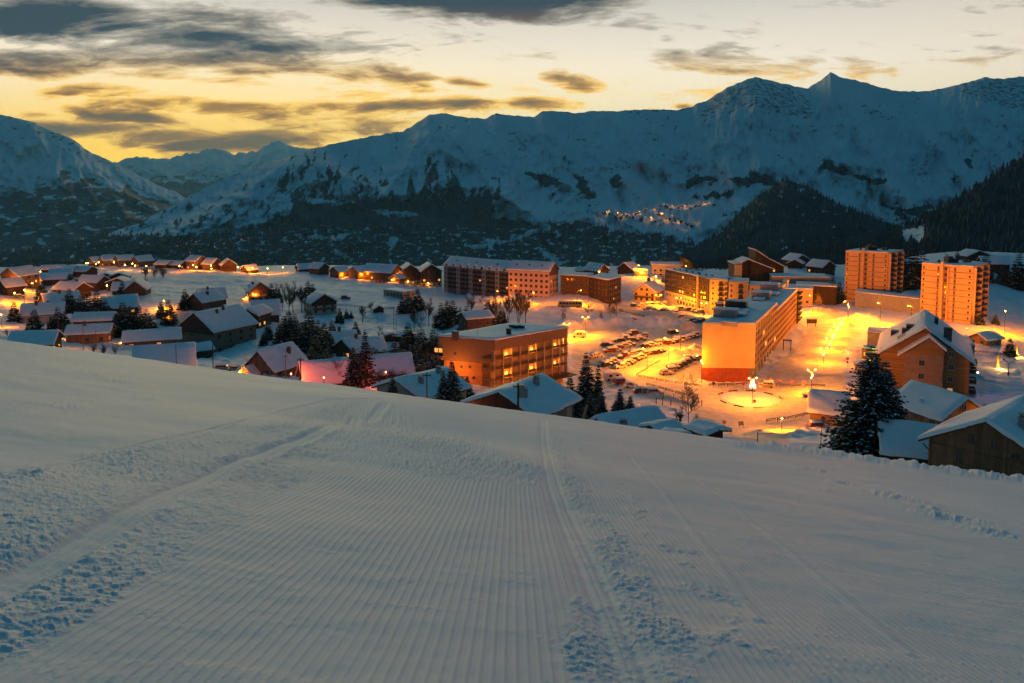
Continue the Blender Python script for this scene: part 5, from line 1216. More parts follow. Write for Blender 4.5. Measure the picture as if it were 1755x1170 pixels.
# ---------------------------------------------------------------- trees
def conifer(h, rb, seed, nwh, nbr, nseg, snowp, fine):
    rg = random.Random(seed); cr = MB(); sn = MB(); br = MB()
    for k in range(nwh):
        t = (k + rg.uniform(-.3, .3)) / nwh; t = max(.0, t) ** 1.08
        z = h * (.05 + .94 * t); L = rb * (1 - t) ** .82 * rg.uniform(.85, 1.1) + .14
        nb = max(4, int(nbr * (1 - .45 * t))); a0 = rg.random() * 6.28
        for q in range(nb):
            a = a0 + q * 6.283 / nb + rg.uniform(-.25, .25); Lb = L * rg.uniform(.68, 1.14)
            dr = rg.uniform(.10, .42) * (1.15 - t); ca, sa = math.cos(a), math.sin(a)
            def pt(d): return (ca * d, sa * d, z - d * dr + .10 * (d / max(Lb, .1)) ** 2 * Lb)
            if fine and rg.random() < .5:
                br.tube(pt(0), pt(Lb * .8), .03 + .02 * (1 - t), .012, 3)
            n = max(2, int(nseg * (.45 + .55 * Lb / rb)))
            for i in range(n):
                f = (i + rg.uniform(.2, .9)) / n
                if f < .12 and not fine: continue
                d = Lb * f; p = pt(d); ln = (.30 + .34 * (1 - f)) * (2.5 if not fine else 1.65) * rg.uniform(.7, 1.25) * (.30 + .70 * min(1, (1 - t) * 1.35))
                for sgn in ((-1, 0, 1) if fine else (rg.choice((-1, 1)), 0)):
                    b = a + sgn * rg.uniform(.5, 1.0); wd = ln * (rg.uniform(.30, .46) if not fine else rg.uniform(.24, .38)); cb, sb = math.cos(b), math.sin(b)
                    dz = -rg.uniform(.08, .45) * ln; px_, py_ = -sb * wd, cb * wd; tl = rg.uniform(-.6, .6) * wd
                    e = (p[0] + cb * ln, p[1] + sb * ln, p[2] + dz); m_ = (p[0] + cb * ln * .45, p[1] + sb * ln * .45, p[2] + dz * .25 + .03)
                    cr.poly([p, (m_[0] + px_, m_[1] + py_, m_[2] + tl - wd * .5), e, (m_[0] - px_, m_[1] - py_, m_[2] - tl - wd * .5)])
                    if rg.random() < .6: cr.poly([p, (m_[0], m_[1], m_[2] - wd * 1.5), e])
                    if rg.random() < snowp * (.35 + f * .8):
                        u = .035 + .03 * rg.random(); s_ = rg.uniform(.5, .85)
                        sn.poly([(p[0], p[1], p[2] + u), (m_[0] + px_ * s_, m_[1] + py_ * s_, m_[2] + tl * s_ - wd * .5 * s_ + u + .02), (p[0] + (e[0] - p[0]) * s_, p[1] + (e[1] - p[1]) * s_, p[2] + (e[2] - p[2]) * s_ + u), (m_[0] - px_ * s_, m_[1] - py_ * s_, m_[2] - tl * s_ - wd * .5 * s_ + u + .02)])
    tr = MB(); tr.tube((0, 0, -3), (0, 0, h * .55), h * .014 + .05, h * .008 + .02, 7); tr.tube((0, 0, h * .55), (0, 0, h * .99), h * .008 + .02, .015, 6)
    out = [('trunk', tr.mesh('trunk', BARK)), ('crown', cr.mesh('crown', NEEDLE)), ('snow', sn.mesh('snow', TSNOW))]
    if fine: out.append(('branches', br.mesh('branches', BARK)))
    return out
def bare(h, seed, spread, lev, clump=1):
    rg = random.Random(seed); tr = MB(); cr = MB()
    def grow(p, d, L, r, l):
        n = 3 if l == 0 else 2
        q = p
        for i in range(n):
            d = (d + Vector((rg.uniform(-1, 1), rg.uniform(-1, 1), rg.uniform(-.3, .7))) * (.10 if l == 0 else .20)).normalized()
            r = max(r, .024 * h / 10); q2 = q + d * (L / n); r2 = max(r * (.80 if l == 0 else .7), .02 * h / 10)
            (tr if l < 2 else cr).tube(q, q2, r, r2, 5 if l < 2 else 3)
            if l < lev:
                m = 3 if l < 3 else 2
                for k in range(m):
                    if l == 0 and i == 0: continue
                    ax = Vector((rg.uniform(-1, 1), rg.uniform(-1, 1), rg.uniform(-.1, .6))).normalized()
                    grow(q + (q2 - q) * rg.uniform(.3, 1), (d * (1 - spread) + ax * spread).normalized(), L * rg.uniform(.42, .62) * (1.0 if l else .8), r2 * .55, l + 1)
            q, r = q2, r2
    for c in range(clump):
        o = Vector((rg.uniform(-1, 1), rg.uniform(-1, 1), 0)) * (h * .10 * (clump > 1))
        grow(o + Vector((0, 0, -.5)), Vector((rg.uniform(-.12, .12) * clump * .6, rg.uniform(-.12, .12), 1)), h * (1.0 if clump == 1 else rg.uniform(.75, 1.05)), h * .013 + .02, 0)
    top = max(v[2] for v in cr.v + tr.v); wd = max(max(abs(v[0]), abs(v[1])) for v in cr.v); k = h / top; kw = min(k, h * .36 / wd) if clump > 1 else k
    for M_ in (tr, cr): M_.v = [(v[0] * kw, v[1] * kw, v[2] * k) for v in M_.v]
    return [('trunk', tr.mesh('trunk', BARK)), ('crown', cr.mesh('crown', TWIG))]
CON = [conifer(10, 2.5, 20 + k, 19, 9, 4, .30, False) for k in range(4)]
BIGC = [conifer(14, 5.2, 51, 44, 13, 9, .40, True), conifer(12, 4.4, 52, 38, 13, 9, .40, True)]
MIDC = [conifer(12, 3.1, 61 + k, 30, 11, 6, .28, True) for k in range(2)]
BARE = [bare(10, 5, .55, 4), bare(10, 9, .50, 4), bare(10, 13, .42, 4, 2), bare(10, 17, .38, 4, 3)]
BUSH = [bare(3, 23, .62, 3, 6), bare(3, 29, .60, 3, 7)]
def plant(kind, label, px, py, h, protos, base_h, k, Y=None, group=None, wide=1.0, cat='tree'):
    p = ray(px, py, Y) if Y else gp(px, py)
    if Y: p = (p[0], p[1], min(p[2], gz(p[0], p[1]) + .4))
    t = thing(kind, label, cat, p, (k * 1.7) % 6.28, group); s = h / base_h; t.scale = (s * wide, s * wide, s)
    for nm, me in protos[k % len(protos)]: link(nm, me, t)
    return t
def hpx(px, top, base, Y=None):
    Yq = Y or gp(px, base)[1]; return (base - top) / F * Yq, Yq
def spruce(label, px, top, base, Y=None, protos=CON, bh=10, k=0, group=None, wide=1.0, kind='spruce_tree'):
    h, Yq = hpx(px, top, base, Y)
    if Y: q = ray(px, top, Y); h = max(h, q[2] - min(ray(px, base, Y)[2], gz(q[0], q[1]) + .4))
    return plant(kind, label, px, base, h, protos, bh, k, Y, group, wide)
spruce('tall snow-dusted spruce standing in front of the huge gabled residence', 1487, 588, 781, 100, BIGC[:1], 14, 0, None, 1.06)
spruce('shorter spruce pressed against the right side of the tall snow-dusted spruce', 1512, 617, 778, 102, BIGC[1:], 12, 0, None, 1.0)
spruce('dark young spruce behind the tall pair, beside the mauve-roofed house', 1537, 668, 730, 125, MIDC, 12, 1)
spruce('slim taller spruce of the two standing in front of the red-lit roofs', 627, 561, 664, 190, MIDC, 12, 0, None, .78)
spruce('broad dark spruce left of the slim one in front of the red-lit roofs', 606, 592, 672, 180, MIDC, 12, 1, None, 1.1)
spruce('dark spruce in front of the hotel end wall', 775, 613, 694, 140, MIDC, 12, 0, None, 1.0)
spruce('lower spruce leaning on the one before the hotel end wall', 760, 632, 692, 142, MIDC, 12, 1, None, 1.05)
spruce('short spruce before the beige chalet with two stubby chimneys', 673, 643, 686, 143, MIDC, 12, 1, None, 1.25)
spruce('tall spruce at the right corner of the hotel, edge of the car park', 1004, 600, 678, 190, MIDC, 12, 0, None, .95)
spruce('thin spruce right of the tall one at the hotel corner', 1025, 621, 676, 190, MIDC, 12, 1, None, .72)
spruce('small pale spruce between the hotel and the tall corner spruce', 977, 640, 668, 205, CON, 10, 1)
for i, (px, top, base, Y) in enumerate(((985, 668, 706, 150), (1010, 676, 716, 145), (1030, 672, 716, 148), (1062, 664, 704, 150), (1080, 676, 706, 150), (1052, 690, 718, 140))):
    spruce(('bushy snow-caught spruce in the thicket below the car park, leftmost', 'bushy spruce second from left in the thicket below the car park', 'bushy spruce third from left in the thicket below the car park', 'tallest bushy spruce on the right of the thicket below the car park', 'rightmost bushy spruce of the thicket below the car park', 'lowest bushy spruce in front of the thicket below the car park')[i], px, top, base, Y, MIDC, 12, i, 'spruces in the thicket below the car park', 1.35)
MIDL = [ (505,533,585,'left spruce of the row behind the rosy-lit chalet'), (530,526,588,'tallest spruce of the row behind the rosy-lit chalet'), (545,545,597,'right spruce of the row behind the rosy-lit chalet'), (518,548,592,'short spruce filling the row behind the rosy-lit chalet'),
 (569,546,578,'spruce standing alone left of the football goal'), (610,548,582,'spruce just left of the larch by the snow field'), (582,525,554,'spruce beside the white chalet on the snow field'), (594,528,547,'low spruce right of the white chalet on the snow field'), (602,531,546,'smallest spruce right of the white chalet'),
 (563,586,617,'spruce touching the paired brown houses on the left'), (646,595,627,'spruce right of the paired brown houses'), (460,550,582,'spruce right of the big gabled apartment chalet'), (452,566,592,'low spruce below the house with steep teal roof'),
 (466,483,516,'left spruce beside the large chalet with dormers'), (475,484,518,'right spruce beside the large chalet with dormers'), (766,511,562,'pointed spruce behind the hotel roof on the left'), (789,524,552,'half hidden spruce by the shadowy brown house'),
 (25,514,552,'wide dark spruce at the left edge beside the road'), (100,523,568,'spruce left of the lamp-lit wooden chalet'), (112,530,570,'second spruce left of the lamp-lit wooden chalet'), (90,536,570,'low spruce next to the white-walled chalet at left'),
 (212,513,578,'tallest spruce of the dark grove right of the lamp-lit wooden chalet'), (224,520,578,'second spruce of the dark grove right of the lamp-lit wooden chalet'), (240,520,580,'broad spruce in the middle of the dark grove at left'), (252,526,578,'spruce on the right of the dark grove at left'), (262,536,577,'lowest right spruce of the dark grove at left'), (200,533,578,'left-hand spruce of the dark grove at left'), (232,530,580,'spruce hidden inside the dark grove at left'),
 (276,515,545,'bushy spruce beside the glowing side road'), (1426,470,519,'frosty spruce left of the left tower'), (1438,480,518,'smaller frosty spruce at the foot of the left tower'), (1679,531,557,'orange-lit spruce at the corner of the right tower'), (1706,535,556,'orange-lit bushy spruce right of the right tower'), (1730,576,610,'small spruce on the lit piste at right'),
 (1145,462,478,'little snowy spruce in the bright lamp light at the top of the village'), (1112,470,482,'snowy spruce left of the bright starry lamp'), (1136,472,484,'snowy spruce right of the bright starry lamp'), (800,640,688,'dark spruce squeezed between beige chalet and hotel')]
for i, (px, top, base, lab) in enumerate(MIDL): spruce(lab, px, top, base, None, CON, 10, i, None, 1.3)
HILL = [(1556,420,500),(1566,432,505),(1576,426,502),(1547,438,498),(1585,440,508),(1708,498,545),(1718,480,530),(1728,500,532),(1742,465,532),(1752,478,528),(1700,466,500),(1735,450,490),(1716,452,486),(1690,430,450),(1650,440,452),(1640,428,450),(1745,430,470),(1622,432,452)]
HLAB = ['dark spruce between the two towers, {}', 'spruce on the hillside right of the right tower, {}']
ORD = ['first from the left', 'second from the left', 'third from the left', 'fourth from the left', 'fifth from the left', 'sixth from the left', 'seventh from the left', 'eighth from the left', 'ninth from the left', 'tenth from the left', 'eleventh from the left', 'twelfth from the left', 'thirteenth from the left', 'fourteenth from the left']
for j, sel in enumerate((sorted(q for q in HILL if q[0] < 1600), sorted(q for q in HILL if q[0] >= 1600))):
    for i, (px, top, base) in enumerate(sel): spruce(HLAB[j].format(ORD[i]), px, top, base, 455 if j == 0 else 470, CON, 10, i, 'spruces around the towers', 1.1)
BELT = [('dark spruce between apartment chalet and paired houses, {}', [(488,548,590),(496,540,582),(510,556,598),(524,560,604),(536,556,606),(550,570,612),(556,558,596),(480,560,596),(541,580,620),(566,574,606)]),
 ('dark spruce in the thicket left of the hotel, {}', [(694,606,650),(706,598,648),(716,590,636),(735,612,660),(722,622,668),(748,616,664),(684,600,636),(760,590,640),(700,560,604),(676,590,628),(724,570,612),(742,572,615)]), ('spruce in front of the rosy-lit chalet garden, {}', [(535,600,640),(548,612,650),(592,610,650),(612,612,660),(578,622,660),(560,604,640),(640,600,636),(660,604,640)]),
 ('spruce among the left-hand chalets, {}', [(60,535,570),(140,512,550),(150,508,548),(168,506,545),(182,518,556),(306,556,590),(120,500,535),(290,520,556),(318,500,530),(72,486,515),(210,486,512),(160,525,560)]), ('small spruce behind the white chalet on the snow field, {}', [(536,490,515),(528,486,512),(776,520,556),(800,530,566),(756,525,560),(700,505,535),(716,500,532),(690,512,538),(836,520,556),(860,530,560)])]
for lab, L_q in BELT:
    for i, (px, top, base) in enumerate(sorted(L_q)): spruce(lab.format(ORD[i]), px, base - (base - top) * 1.25, base, None, CON, 10, i + 1, 'spruces in belts between the houses', 1.4)
BAREL = [(483,482,533,0,'bare-topped tree at the left of the dark trio beside the dormer chalet'), (500,478,535,2,'thick bare tree in the middle of the dark trio beside the dormer chalet'), (515,486,534,3,'bare tree on the right of the dark trio beside the dormer chalet'),
 (733,506,560,2,'tall slender bare tree behind the hotel'), (708,527,566,3,'spreading bare tree left of the tall slender one behind the hotel'), (720,535,575,0,'low bare tree under the tall slender one behind the hotel'), (745,530,566,1,'small bare tree right of the tall slender one behind the hotel'), (650,556,586,0,'lone rounded bare tree by the snow field'),
 (845,503,566,3,'wide bare tree rising behind the hotel roof'), (885,490,560,3,'tall dense bare tree clump in front of the pink block, left half'), (898,492,560,2,'tall dense bare tree clump in front of the pink block, right half'), (966,526,558,1,'low bare tree on the snow meadow left of the double lamp'), (1008,514,548,0,'thin bare tree on the snow meadow'), (1030,530,555,1,'small bare tree between meadow and car park'), (1046,503,556,1,'bare tree with open crown beside the snow bank, left'), (1055,506,555,0,'bare tree with open crown beside the snow bank, right'),
 (574,612,666,0,'bare larch in front of the red-lit roof'), (1180,628,738,1,'lone bare tree behind the small garden shed by the roundabout road'), (1163,688,735,2,'stubby dark trunk left of the lone bare tree'), (1528,560,598,0,'bare tree beside the huge gabled residence'), (1402,500,535,1,'hazy bare tree by the lamp near the left tower'), (1660,470,500,2,'bare tree on the slope behind the towers'), (825,500,530,0,'bare tree in front of the grey residence'), (700,600,640,3,'bare tree above the red bushes'), (728,590,640,2,'dark bare thicket left of the hotel'), (745,600,650,3,'second dark bare thicket against the hotel'), (690,580,625,0,'slim bare tree near the two dark sheds'), (712,560,610,2,'dark bare clump above the thicket left of the hotel'), (736,575,628,3,'dense bare clump in the middle of the thicket left of the hotel'), (756,565,612,2,'bare clump touching the back corner of the hotel'), (664,600,640,3,'bare clump between paired brown houses and red bushes'), (806,500,545,2,'bare clump on the field edge before the grey residence'), (868,500,552,3,'bare clump left of the tall dense pair before the pink block'), (494,492,540,2,'bare clump below the dark trio beside the dormer chalet'), (620,520,552,3,'bare clump left of the football goal')]
for i, (px, top, base, k, lab) in enumerate(BAREL):
    Y = {1180: 122, 1163: 122}.get(px); h, Yq = hpx(px, top, base, Y); plant('bare_tree', lab, px, base, h, BARE, 10, k, Y)
BUSHL = [(160,584,606,'orange-lit bare bush below the lamp-lit wooden chalet, left'), (178,586,608,'orange-lit bare bush below the lamp-lit wooden chalet, middle'), (198,588,608,'orange-lit bare bush below the lamp-lit wooden chalet, right'), (250,450,476,'left dark bush of the hilltop clump'), (264,448,476,'middle dark bush of the hilltop clump'), (279,450,476,'right dark bush of the hilltop clump'), (232,474,490,'left bush on the slope below the hilltop clump'), (248,474,490,'right bush on the slope below the hilltop clump'),
 (650,628,655,'red-lit bare bush left of the beige chalet'), (672,626,655,'tall red-lit bare bush left of the beige chalet'), (692,630,656,'red-lit bare bush touching the beige chalet'), (1100,690,712,'bare shrub above the half-sunken house'), (1192,706,738,'twiggy bush right of the lone bare tree'), (1110,482,492,'frosted bush by the top village street'), (320,500,512,'low bush on the hump left of the road'), (636,514,530,'bush in front of the half-buried garage'), (565,505,515,'bush at the edge of the snow field'), (30,562,575,'brown hedge behind the crest at far left'), (12,563,576,'brown hedge at the left edge'), (48,562,574,'right end of the brown hedge at far left'), (1690,690,705,'twiggy bush behind the lamp-lit wooden house')]
for i, (px, top, base, lab) in enumerate(BUSHL): h, Yq = hpx(px, top, base); plant('bush', lab, px, base, h, BUSH, 3, i, None, None, 1.3, 'bush')

# ---------------------------------------------------------------- street lamps
ORANGE = (1.0, .238, .001); LE = 5.0
def light(parent, loc, E, colr=ORANGE, r=.25):
    L = bpy.data.lights.new('lamp_light', 'POINT'); L.energy = E * LE * .8; L.color = colr; L.shadow_soft_size = r
    return link('lamp_light', L, parent, loc)
def lamp_mesh(h, kind):
    pole = MB(); pole.tube((0, 0, -1), (0, 0, h), .11, .07, 8); arm = MB(); heads = []
    if kind == 'single':
        arm.tube((0, 0, h - .05), (.5, 0, h + .35), .05, .045, 6); arm.tube((.5, 0, h + .35), (1.3, 0, h + .45), .045, .04, 6); heads = [(1.55, 0, h + .40)]
    elif kind == 'double':
        for s in (-1, 1): arm.tube((0, 0, h - .5), (s * .8, 0, h - .1), .05, .045, 6); arm.tube((s * .8, 0, h - .1), (s * 1.15, 0, h + .15), .045, .04, 6); heads.append((s * 1.2, 0, h + .35))
    else: heads = [(0, 0, h + .12)]
    return pole, arm, heads
def street_lamp(label, px, head, base, kind='single', E=2500, group=None, Y=None, rz=0, deco=None, br=.20, em=None, far=False):
    p = ray(px, base, Y) if Y else gp(px, base); h = max(2.5, (base - head) / F * p[1])
    t = thing('street_lamp', label, 'street lamp', p, rz, group); pole, arm, heads = lamp_mesh(h, kind)
    pole.build('pole', METALD if not far else METAL, t)
    if kind != 'post': arm.build('arm', METALD, t)
    for q in heads:
        hb = MB()
        if kind == 'single': hb.box(q[0] - .4, q[0] + .4, -.16, .16, q[2], q[2] + .14)
        else: hb.tube((q[0], 0, q[2] + br * .9), (q[0], 0, q[2] + br * 1.5), br * 1.15, br * .3, 8)
        hd = hb.build('lamp_head', METALD, t)
        bb = MB(); bb.ball((q[0], 0, q[2] - (.06 if kind == 'single' else 0)), br, 8, 6, 0, .8); bb.build('bulb', em or LAMPO, hd)
    light(t, (sum(q[0] for q in heads) / len(heads), 0, h + (.1 if kind == 'single' else -.05)), E, ORANGE, .5)
    if deco:
        d = MB(); z0 = h * .55
        if deco == 'tree':
            for k in range(7):
                zz = h - .3 - k * .36; rr = .16 + .13 * k
                for a in range(9): d.ball((rr * math.cos(a * .7 + k), rr * math.sin(a * .7 + k), zz), .075, 5, 4)
            d.build('tree_of_lights', LAMPW, t)
        else:
            for k in range(6):
                d.ball((.30 * math.sin(k * 1.1), -.25, h - 1.0 - k * .26), .17, 6, 4)
            d.build('star_decoration', LAMPY, t)
    return t
PROM = [(1411,597,622),(1421,580,602),(1428,567,587),(1434,556,573),(1441,547,562)]
street_lamp('double lamp with a blue-white tree of lights on the roundabout', 1289, 648, 694, 'double', 6500, None, None, .1, 'tree')
street_lamp('double lamp with bright decoration at the plaza entrance right of the roundabout', 1390, 634, 674, 'double', 7500, None, None, .1, 'star')
for i, (px, a, b_) in enumerate(PROM): street_lamp('decorated double lamp of the promenade row, %s from the front' % ('nearest', 'second', 'third', 'fourth', 'farthest')[i], px, a, b_, 'double', 3600, 'lamps along the promenade', None, .1, 'star')
street_lamp('tall single lamp left of the promenade end', 1392, 507, 537, 'single', 10000, None, None, 2.4)
street_lamp('tall single lamp in front of the left tower, white decoration halfway up', 1453, 517, 553, 'single', 11000, None, None, 2.6, 'star')
street_lamp('lone lamp on the lit piste right of the right tower', 1721, 532, 574, 'post', 12000)
street_lamp('added lamp half hidden behind the huge gabled residence, lighting the right tower', 1560, 525, 585, 'single', 11000, None, None, 2.0)  # lamp added to wash the right tower in orange
street_lamp('added lamp between the towers by the long link building, lighting their faces', 1508, 520, 560, 'single', 12000, None, None, 2.0)  # second added lamp, for the orange on the tower faces
street_lamp('lamp with arrow-shaped glow by the bend in front of the roundabout', 1339, 716, 752, 'post', 2600, None, 195)
street_lamp('car park lamp nearest to the blank end wall', 1202, 610, 655, 'single', 2000, None, None, 2.8, 'star')
street_lamp('added lamp lighting the hotel balconies, half hidden by the dark red chalet', 915, 652, 694, 'post', 2400, None, 226)  # lamp added in front of the hotel to light its facade evenly
street_lamp('car park lamp lowest on the left lane', 1109, 598, 638, 'single', 5400, None, None, 2.6)
street_lamp('car park lamp in the middle of the lane', 1146, 580, 620, 'single', 6300, None, None, 2.6)
street_lamp('car park lamp farthest up the lane', 1166, 567, 601, 'single', 5400, None, None, 2.6)
street_lamp('double lamp behind the parked white van', 1003, 544, 576, 'double', 7279)
street_lamp('double lamp at the hotel corner of the car park', 971, 555, 582, 'double', 5880)
street_lamp('double lamp beside the orange-lit two-storey house', 1128, 506, 526, 'double', 4800)
street_lamp('double lamp in front of the dark clad block', 1163, 511, 530, 'double', 4800)
street_lamp('double lamp below the right end of the dark clad block', 1206, 520, 542, 'double', 4800)
street_lamp('dazzling lamp by the snowy trees at the top of the village', 1124, 474, 482, 'post', 5200, None, None, 0, None, .45)
street_lamp('lamp above the glowing kiosk at the top of the village', 1090, 455, 474, 'single', 4500, None, None, 0, None, .3)
street_lamp('lamp post in front of the snow mist', 1175, 456, 478, 'post', 2500, None, None, 0, None, .25)
street_lamp('lamp on the street by the bus', 990, 498, 523, 'single', 5880, None, None, 0, None, .2)
street_lamp('lamp behind the orange snow bank in front of the grey residence', 850, 500, 518, 'single', 1800, None, None, 1, None, .2)
street_lamp('lamp hidden by the dense bare tree before the pink block', 912, 503, 524, 'single', 2600, None, None, 1, None, .2)
LEFTL = [(70,465,480,4200,'starry lamp on the left above the low lit building'), (78,468,482,2500,'second lamp beside the starry one above the low lit building'), (47,474,492,3600,'tall lamp at the top of the curving street on the left'), (56,485,500,4200,'lamp in the middle of the curving street on the left'), (37,488,502,2600,'low lamp on the left kerb of the curving street'), (26,502,522,4200,'lamp by the snow heap on the curving street'), (43,497,520,4200,'lamp in front of the curving street, right of the snow heap'), (3,539,560,1600,'lamp at the very left edge of the photo'),
 (184,489,508,2600,'lone lamp among the roofs right of the three curved snow roofs'), (281,515,530,3600,'upper lamp of the glowing side road'), (286,541,556,4200,'lower lamp of the glowing side road beside a snowy car'), (98,585,598,1800,'small lamp just behind the crest at left'), (148,451,460,1800,'leftmost small lamp below the lamp-lit row'), (165,452,461,1800,'second small lamp below the lamp-lit row'), (215,454,463,1800,'small lamp below the right end of the lamp-lit row'), (251,456,464,1800,'small lamp right of the lamp-lit row'),
 (331,454,464,1500,'lamp at the foot of the pink-lit house'), (362,455,466,1800,'lamp left of the grey-roofed house on the hill'), (408,458,468,1500,'lamp right of the unlit brown gabled house'), (433,459,470,4800,'bright star of orange light beside the small barn'), (459,460,472,700,'lone lamp right of the bright star of orange light'), (485,458,470,700,'second lone lamp right of the bright star of orange light'), (308,456,466,900,'small lamp at the low bungalow')]
for i, (px, a, b_, E, lab) in enumerate(LEFTL): street_lamp(lab, px, a, b_, 'post', E * .8, None, None, 0, None, .30 if b_ < 530 else .2, None, True)
def wall_lamp(key, x, y, z, E, lab=None, col_=ORANGE, r=.18, out=.3, em=None):
    rt = hs(key)[0] if isinstance(key, str) else key
    b = MB(); b.ball((x, y, z), r, 8, 6); w_ = b.build('wall_lamp', em or LAMPO, rt); light(w_, (x, y, z), E, col_, .3); return w_
wall_lamp('lamp-lit wooden chalet with a broad', -5.4, -5.6, 2.9, 1500)
wall_lamp('rosy-lit steep chalet', -4.6, -3.6, .6, 2200, None, ORANGE, .22)
wall_lamp('long low house with glowing', -2.6, -10.0, 1.6, 600)
wall_lamp('orange-lit chalet with wide gable', 4, -2.5, 3.0, 900)
for k, key in enumerate(('leftmost house of the lamp-lit row', 'second house from the left in the lamp', 'third house from the left', 'rightmost house of the lamp-lit')): wall_lamp(key, -1.5, -1.4, 3.0, 1000, None, ORANGE, .32)
wall_lamp('rightmost house of the lamp-lit', 2.0, -1.4, 1.6, 500, None, ORANGE, .32)
wall_lamp('tall pink-lit house', -5.6, -6.5, 2.4, 1300, None, ORANGE, .3); wall_lamp('grey-roofed house with glowing left', -5.4, -6, 2.0, 900, None, ORANGE, .3)
wall_lamp('brown cabin third in the ridge', 5.0, 2.5, 2.2, 900, None, ORANGE, .12); wall_lamp('brown cabin fourth in the ridge', 5.0, 2.5, 2.2, 900, None, ORANGE, .12)
wall_lamp('large chalet with white lower', -2.6, -1.4, 4.2, 500, None, ORANGE, .2); wall_lamp('large chalet with white lower', -6.4, 7, 1.4, 250, None, ORANGE, .15); wall_lamp('large chalet with white lower', -6.4, 10, 1.4, 250, None, ORANGE, .15)
wall_lamp('first dark gabled apartment', -2, -1.5, 2.4, 900, None, ORANGE, .3); wall_lamp('second dark gabled apartment', -2.5, -1.5, 2.4, 900, None, ORANGE, .3); wall_lamp('long brown apartment chalet', 3, -12.2, 6.4, 500); wall_lamp('small lit entrance lodge', 0, -1.6, 2.0, 700, None, ORANGE, .25)
wall_lamp('chalet with snow gable right of', -4.8, -1.4, 3.2, 700, None, ORANGE, .25); wall_lamp('small glowing kiosk', -3.4, 0, 2.0, 800, None, ORANGE, .25)
wall_lamp('low lit building under', -5.3, 0, 2.6, 500, None, ORANGE, .2)
wall_lamp('wooden chalet on stilts', -5.0, 2.0, 1.0, 900, None, ORANGE, .14)
wall_lamp('lamp-lit wooden house with mauve', 6.4, -1.8, .6, 700, None, ORANGE, .12); wall_lamp('lamp-lit wooden house with mauve', -4.5, -1.6, .2, 500, None, ORANGE, .1)
wall_lamp('dark red chalet just', -7.8, -1.0, .9, 160, None, ORANGE, .14)
for a_, b_, z in ((4, -2.2, -62.3), (12, -2.0, -57.8), (22, -2.2, -62.3)): pass
T, L, rz = fac(N_, R_)
for q in (1.5, 4.5, 7.5):
    for z in (-55.2, -61.2): p = loc_rel(ho, T(q * bw, -.6, z + 2.0)); wall_lamp(ho, p[0], p[1], p[2], 70, None, (1, .42, .04), .1)  # small lamps added among the balconies to warm the facade
T, L, rz = fac(L_, N_)
q = T(6.5, 5.0, 0); p = loc_rel(ho, (q[0], q[1], gz(q[0], q[1]) + 3.2)); wall_lamp(ho, p[0], p[1], p[2], 1000, None, (1, .27, .02), .14)  # lamp added off the end wall, on no post, to light it orange
p = bg.location
wall_lamp(bg, -16.5, -3.5, .8, 1500, None, ORANGE, .15); wall_lamp(bg, 15, 2, 7.6, 260, None, (.55, .25, 1.0), .28, .3, emit('violet_spot', (.75, .65, 1.0), 14))
wall_lamp(bg, 7.5, -2.5, -1.0, 700, None, ORANGE, .12)
wall_lamp('small cabin with green-lit', -7.2, -1.5, 5.6, 420, None, (.06, 1, .35), .16, .3, emit('green_lamp', (.2, 1, .45), 10))  # green lamp added above the cabin to tint its roof snow
for o_ in list(col.objects):
    if o_.name == 'shop_kiosk': wall_lamp(o_, 0, -5.2, 3.0, 160, None, (.35, 1, .08), .14, .3, emit('green_lamp', (.2, 1, .45), 10))
# the red glow between the houses behind the crest
for i, (px, py, Y, E) in enumerate(((556, 696, 172, 480), (662, 690, 184, 800), (500, 690, 178, 800))):
    p = ray(px, py, Y); t = thing('street_lamp', ('low reddish lamp below the red-lit roof', 'low reddish lamp before the red bare bushes', 'low reddish lamp added behind the crest to redden the rosy-lit chalet')[i], 'street lamp', (p[0], p[1], gz(p[0], p[1])))  # the third lamp is added to redden the roof of the rosy-lit chalet
    b = MB(); b.tube((0, 0, -1), (0, 0, 3.6), .07, .06, 6); b.build('pole', METALD, t); b = MB(); b.ball((0, 0, 3.75), .16, 8, 6); b.build('bulb', emit('reddish_lamp', (1, .25, .06), 30), t); light(t, (0, 0, 4.2), E * .8, (1, .095, .015), .4)

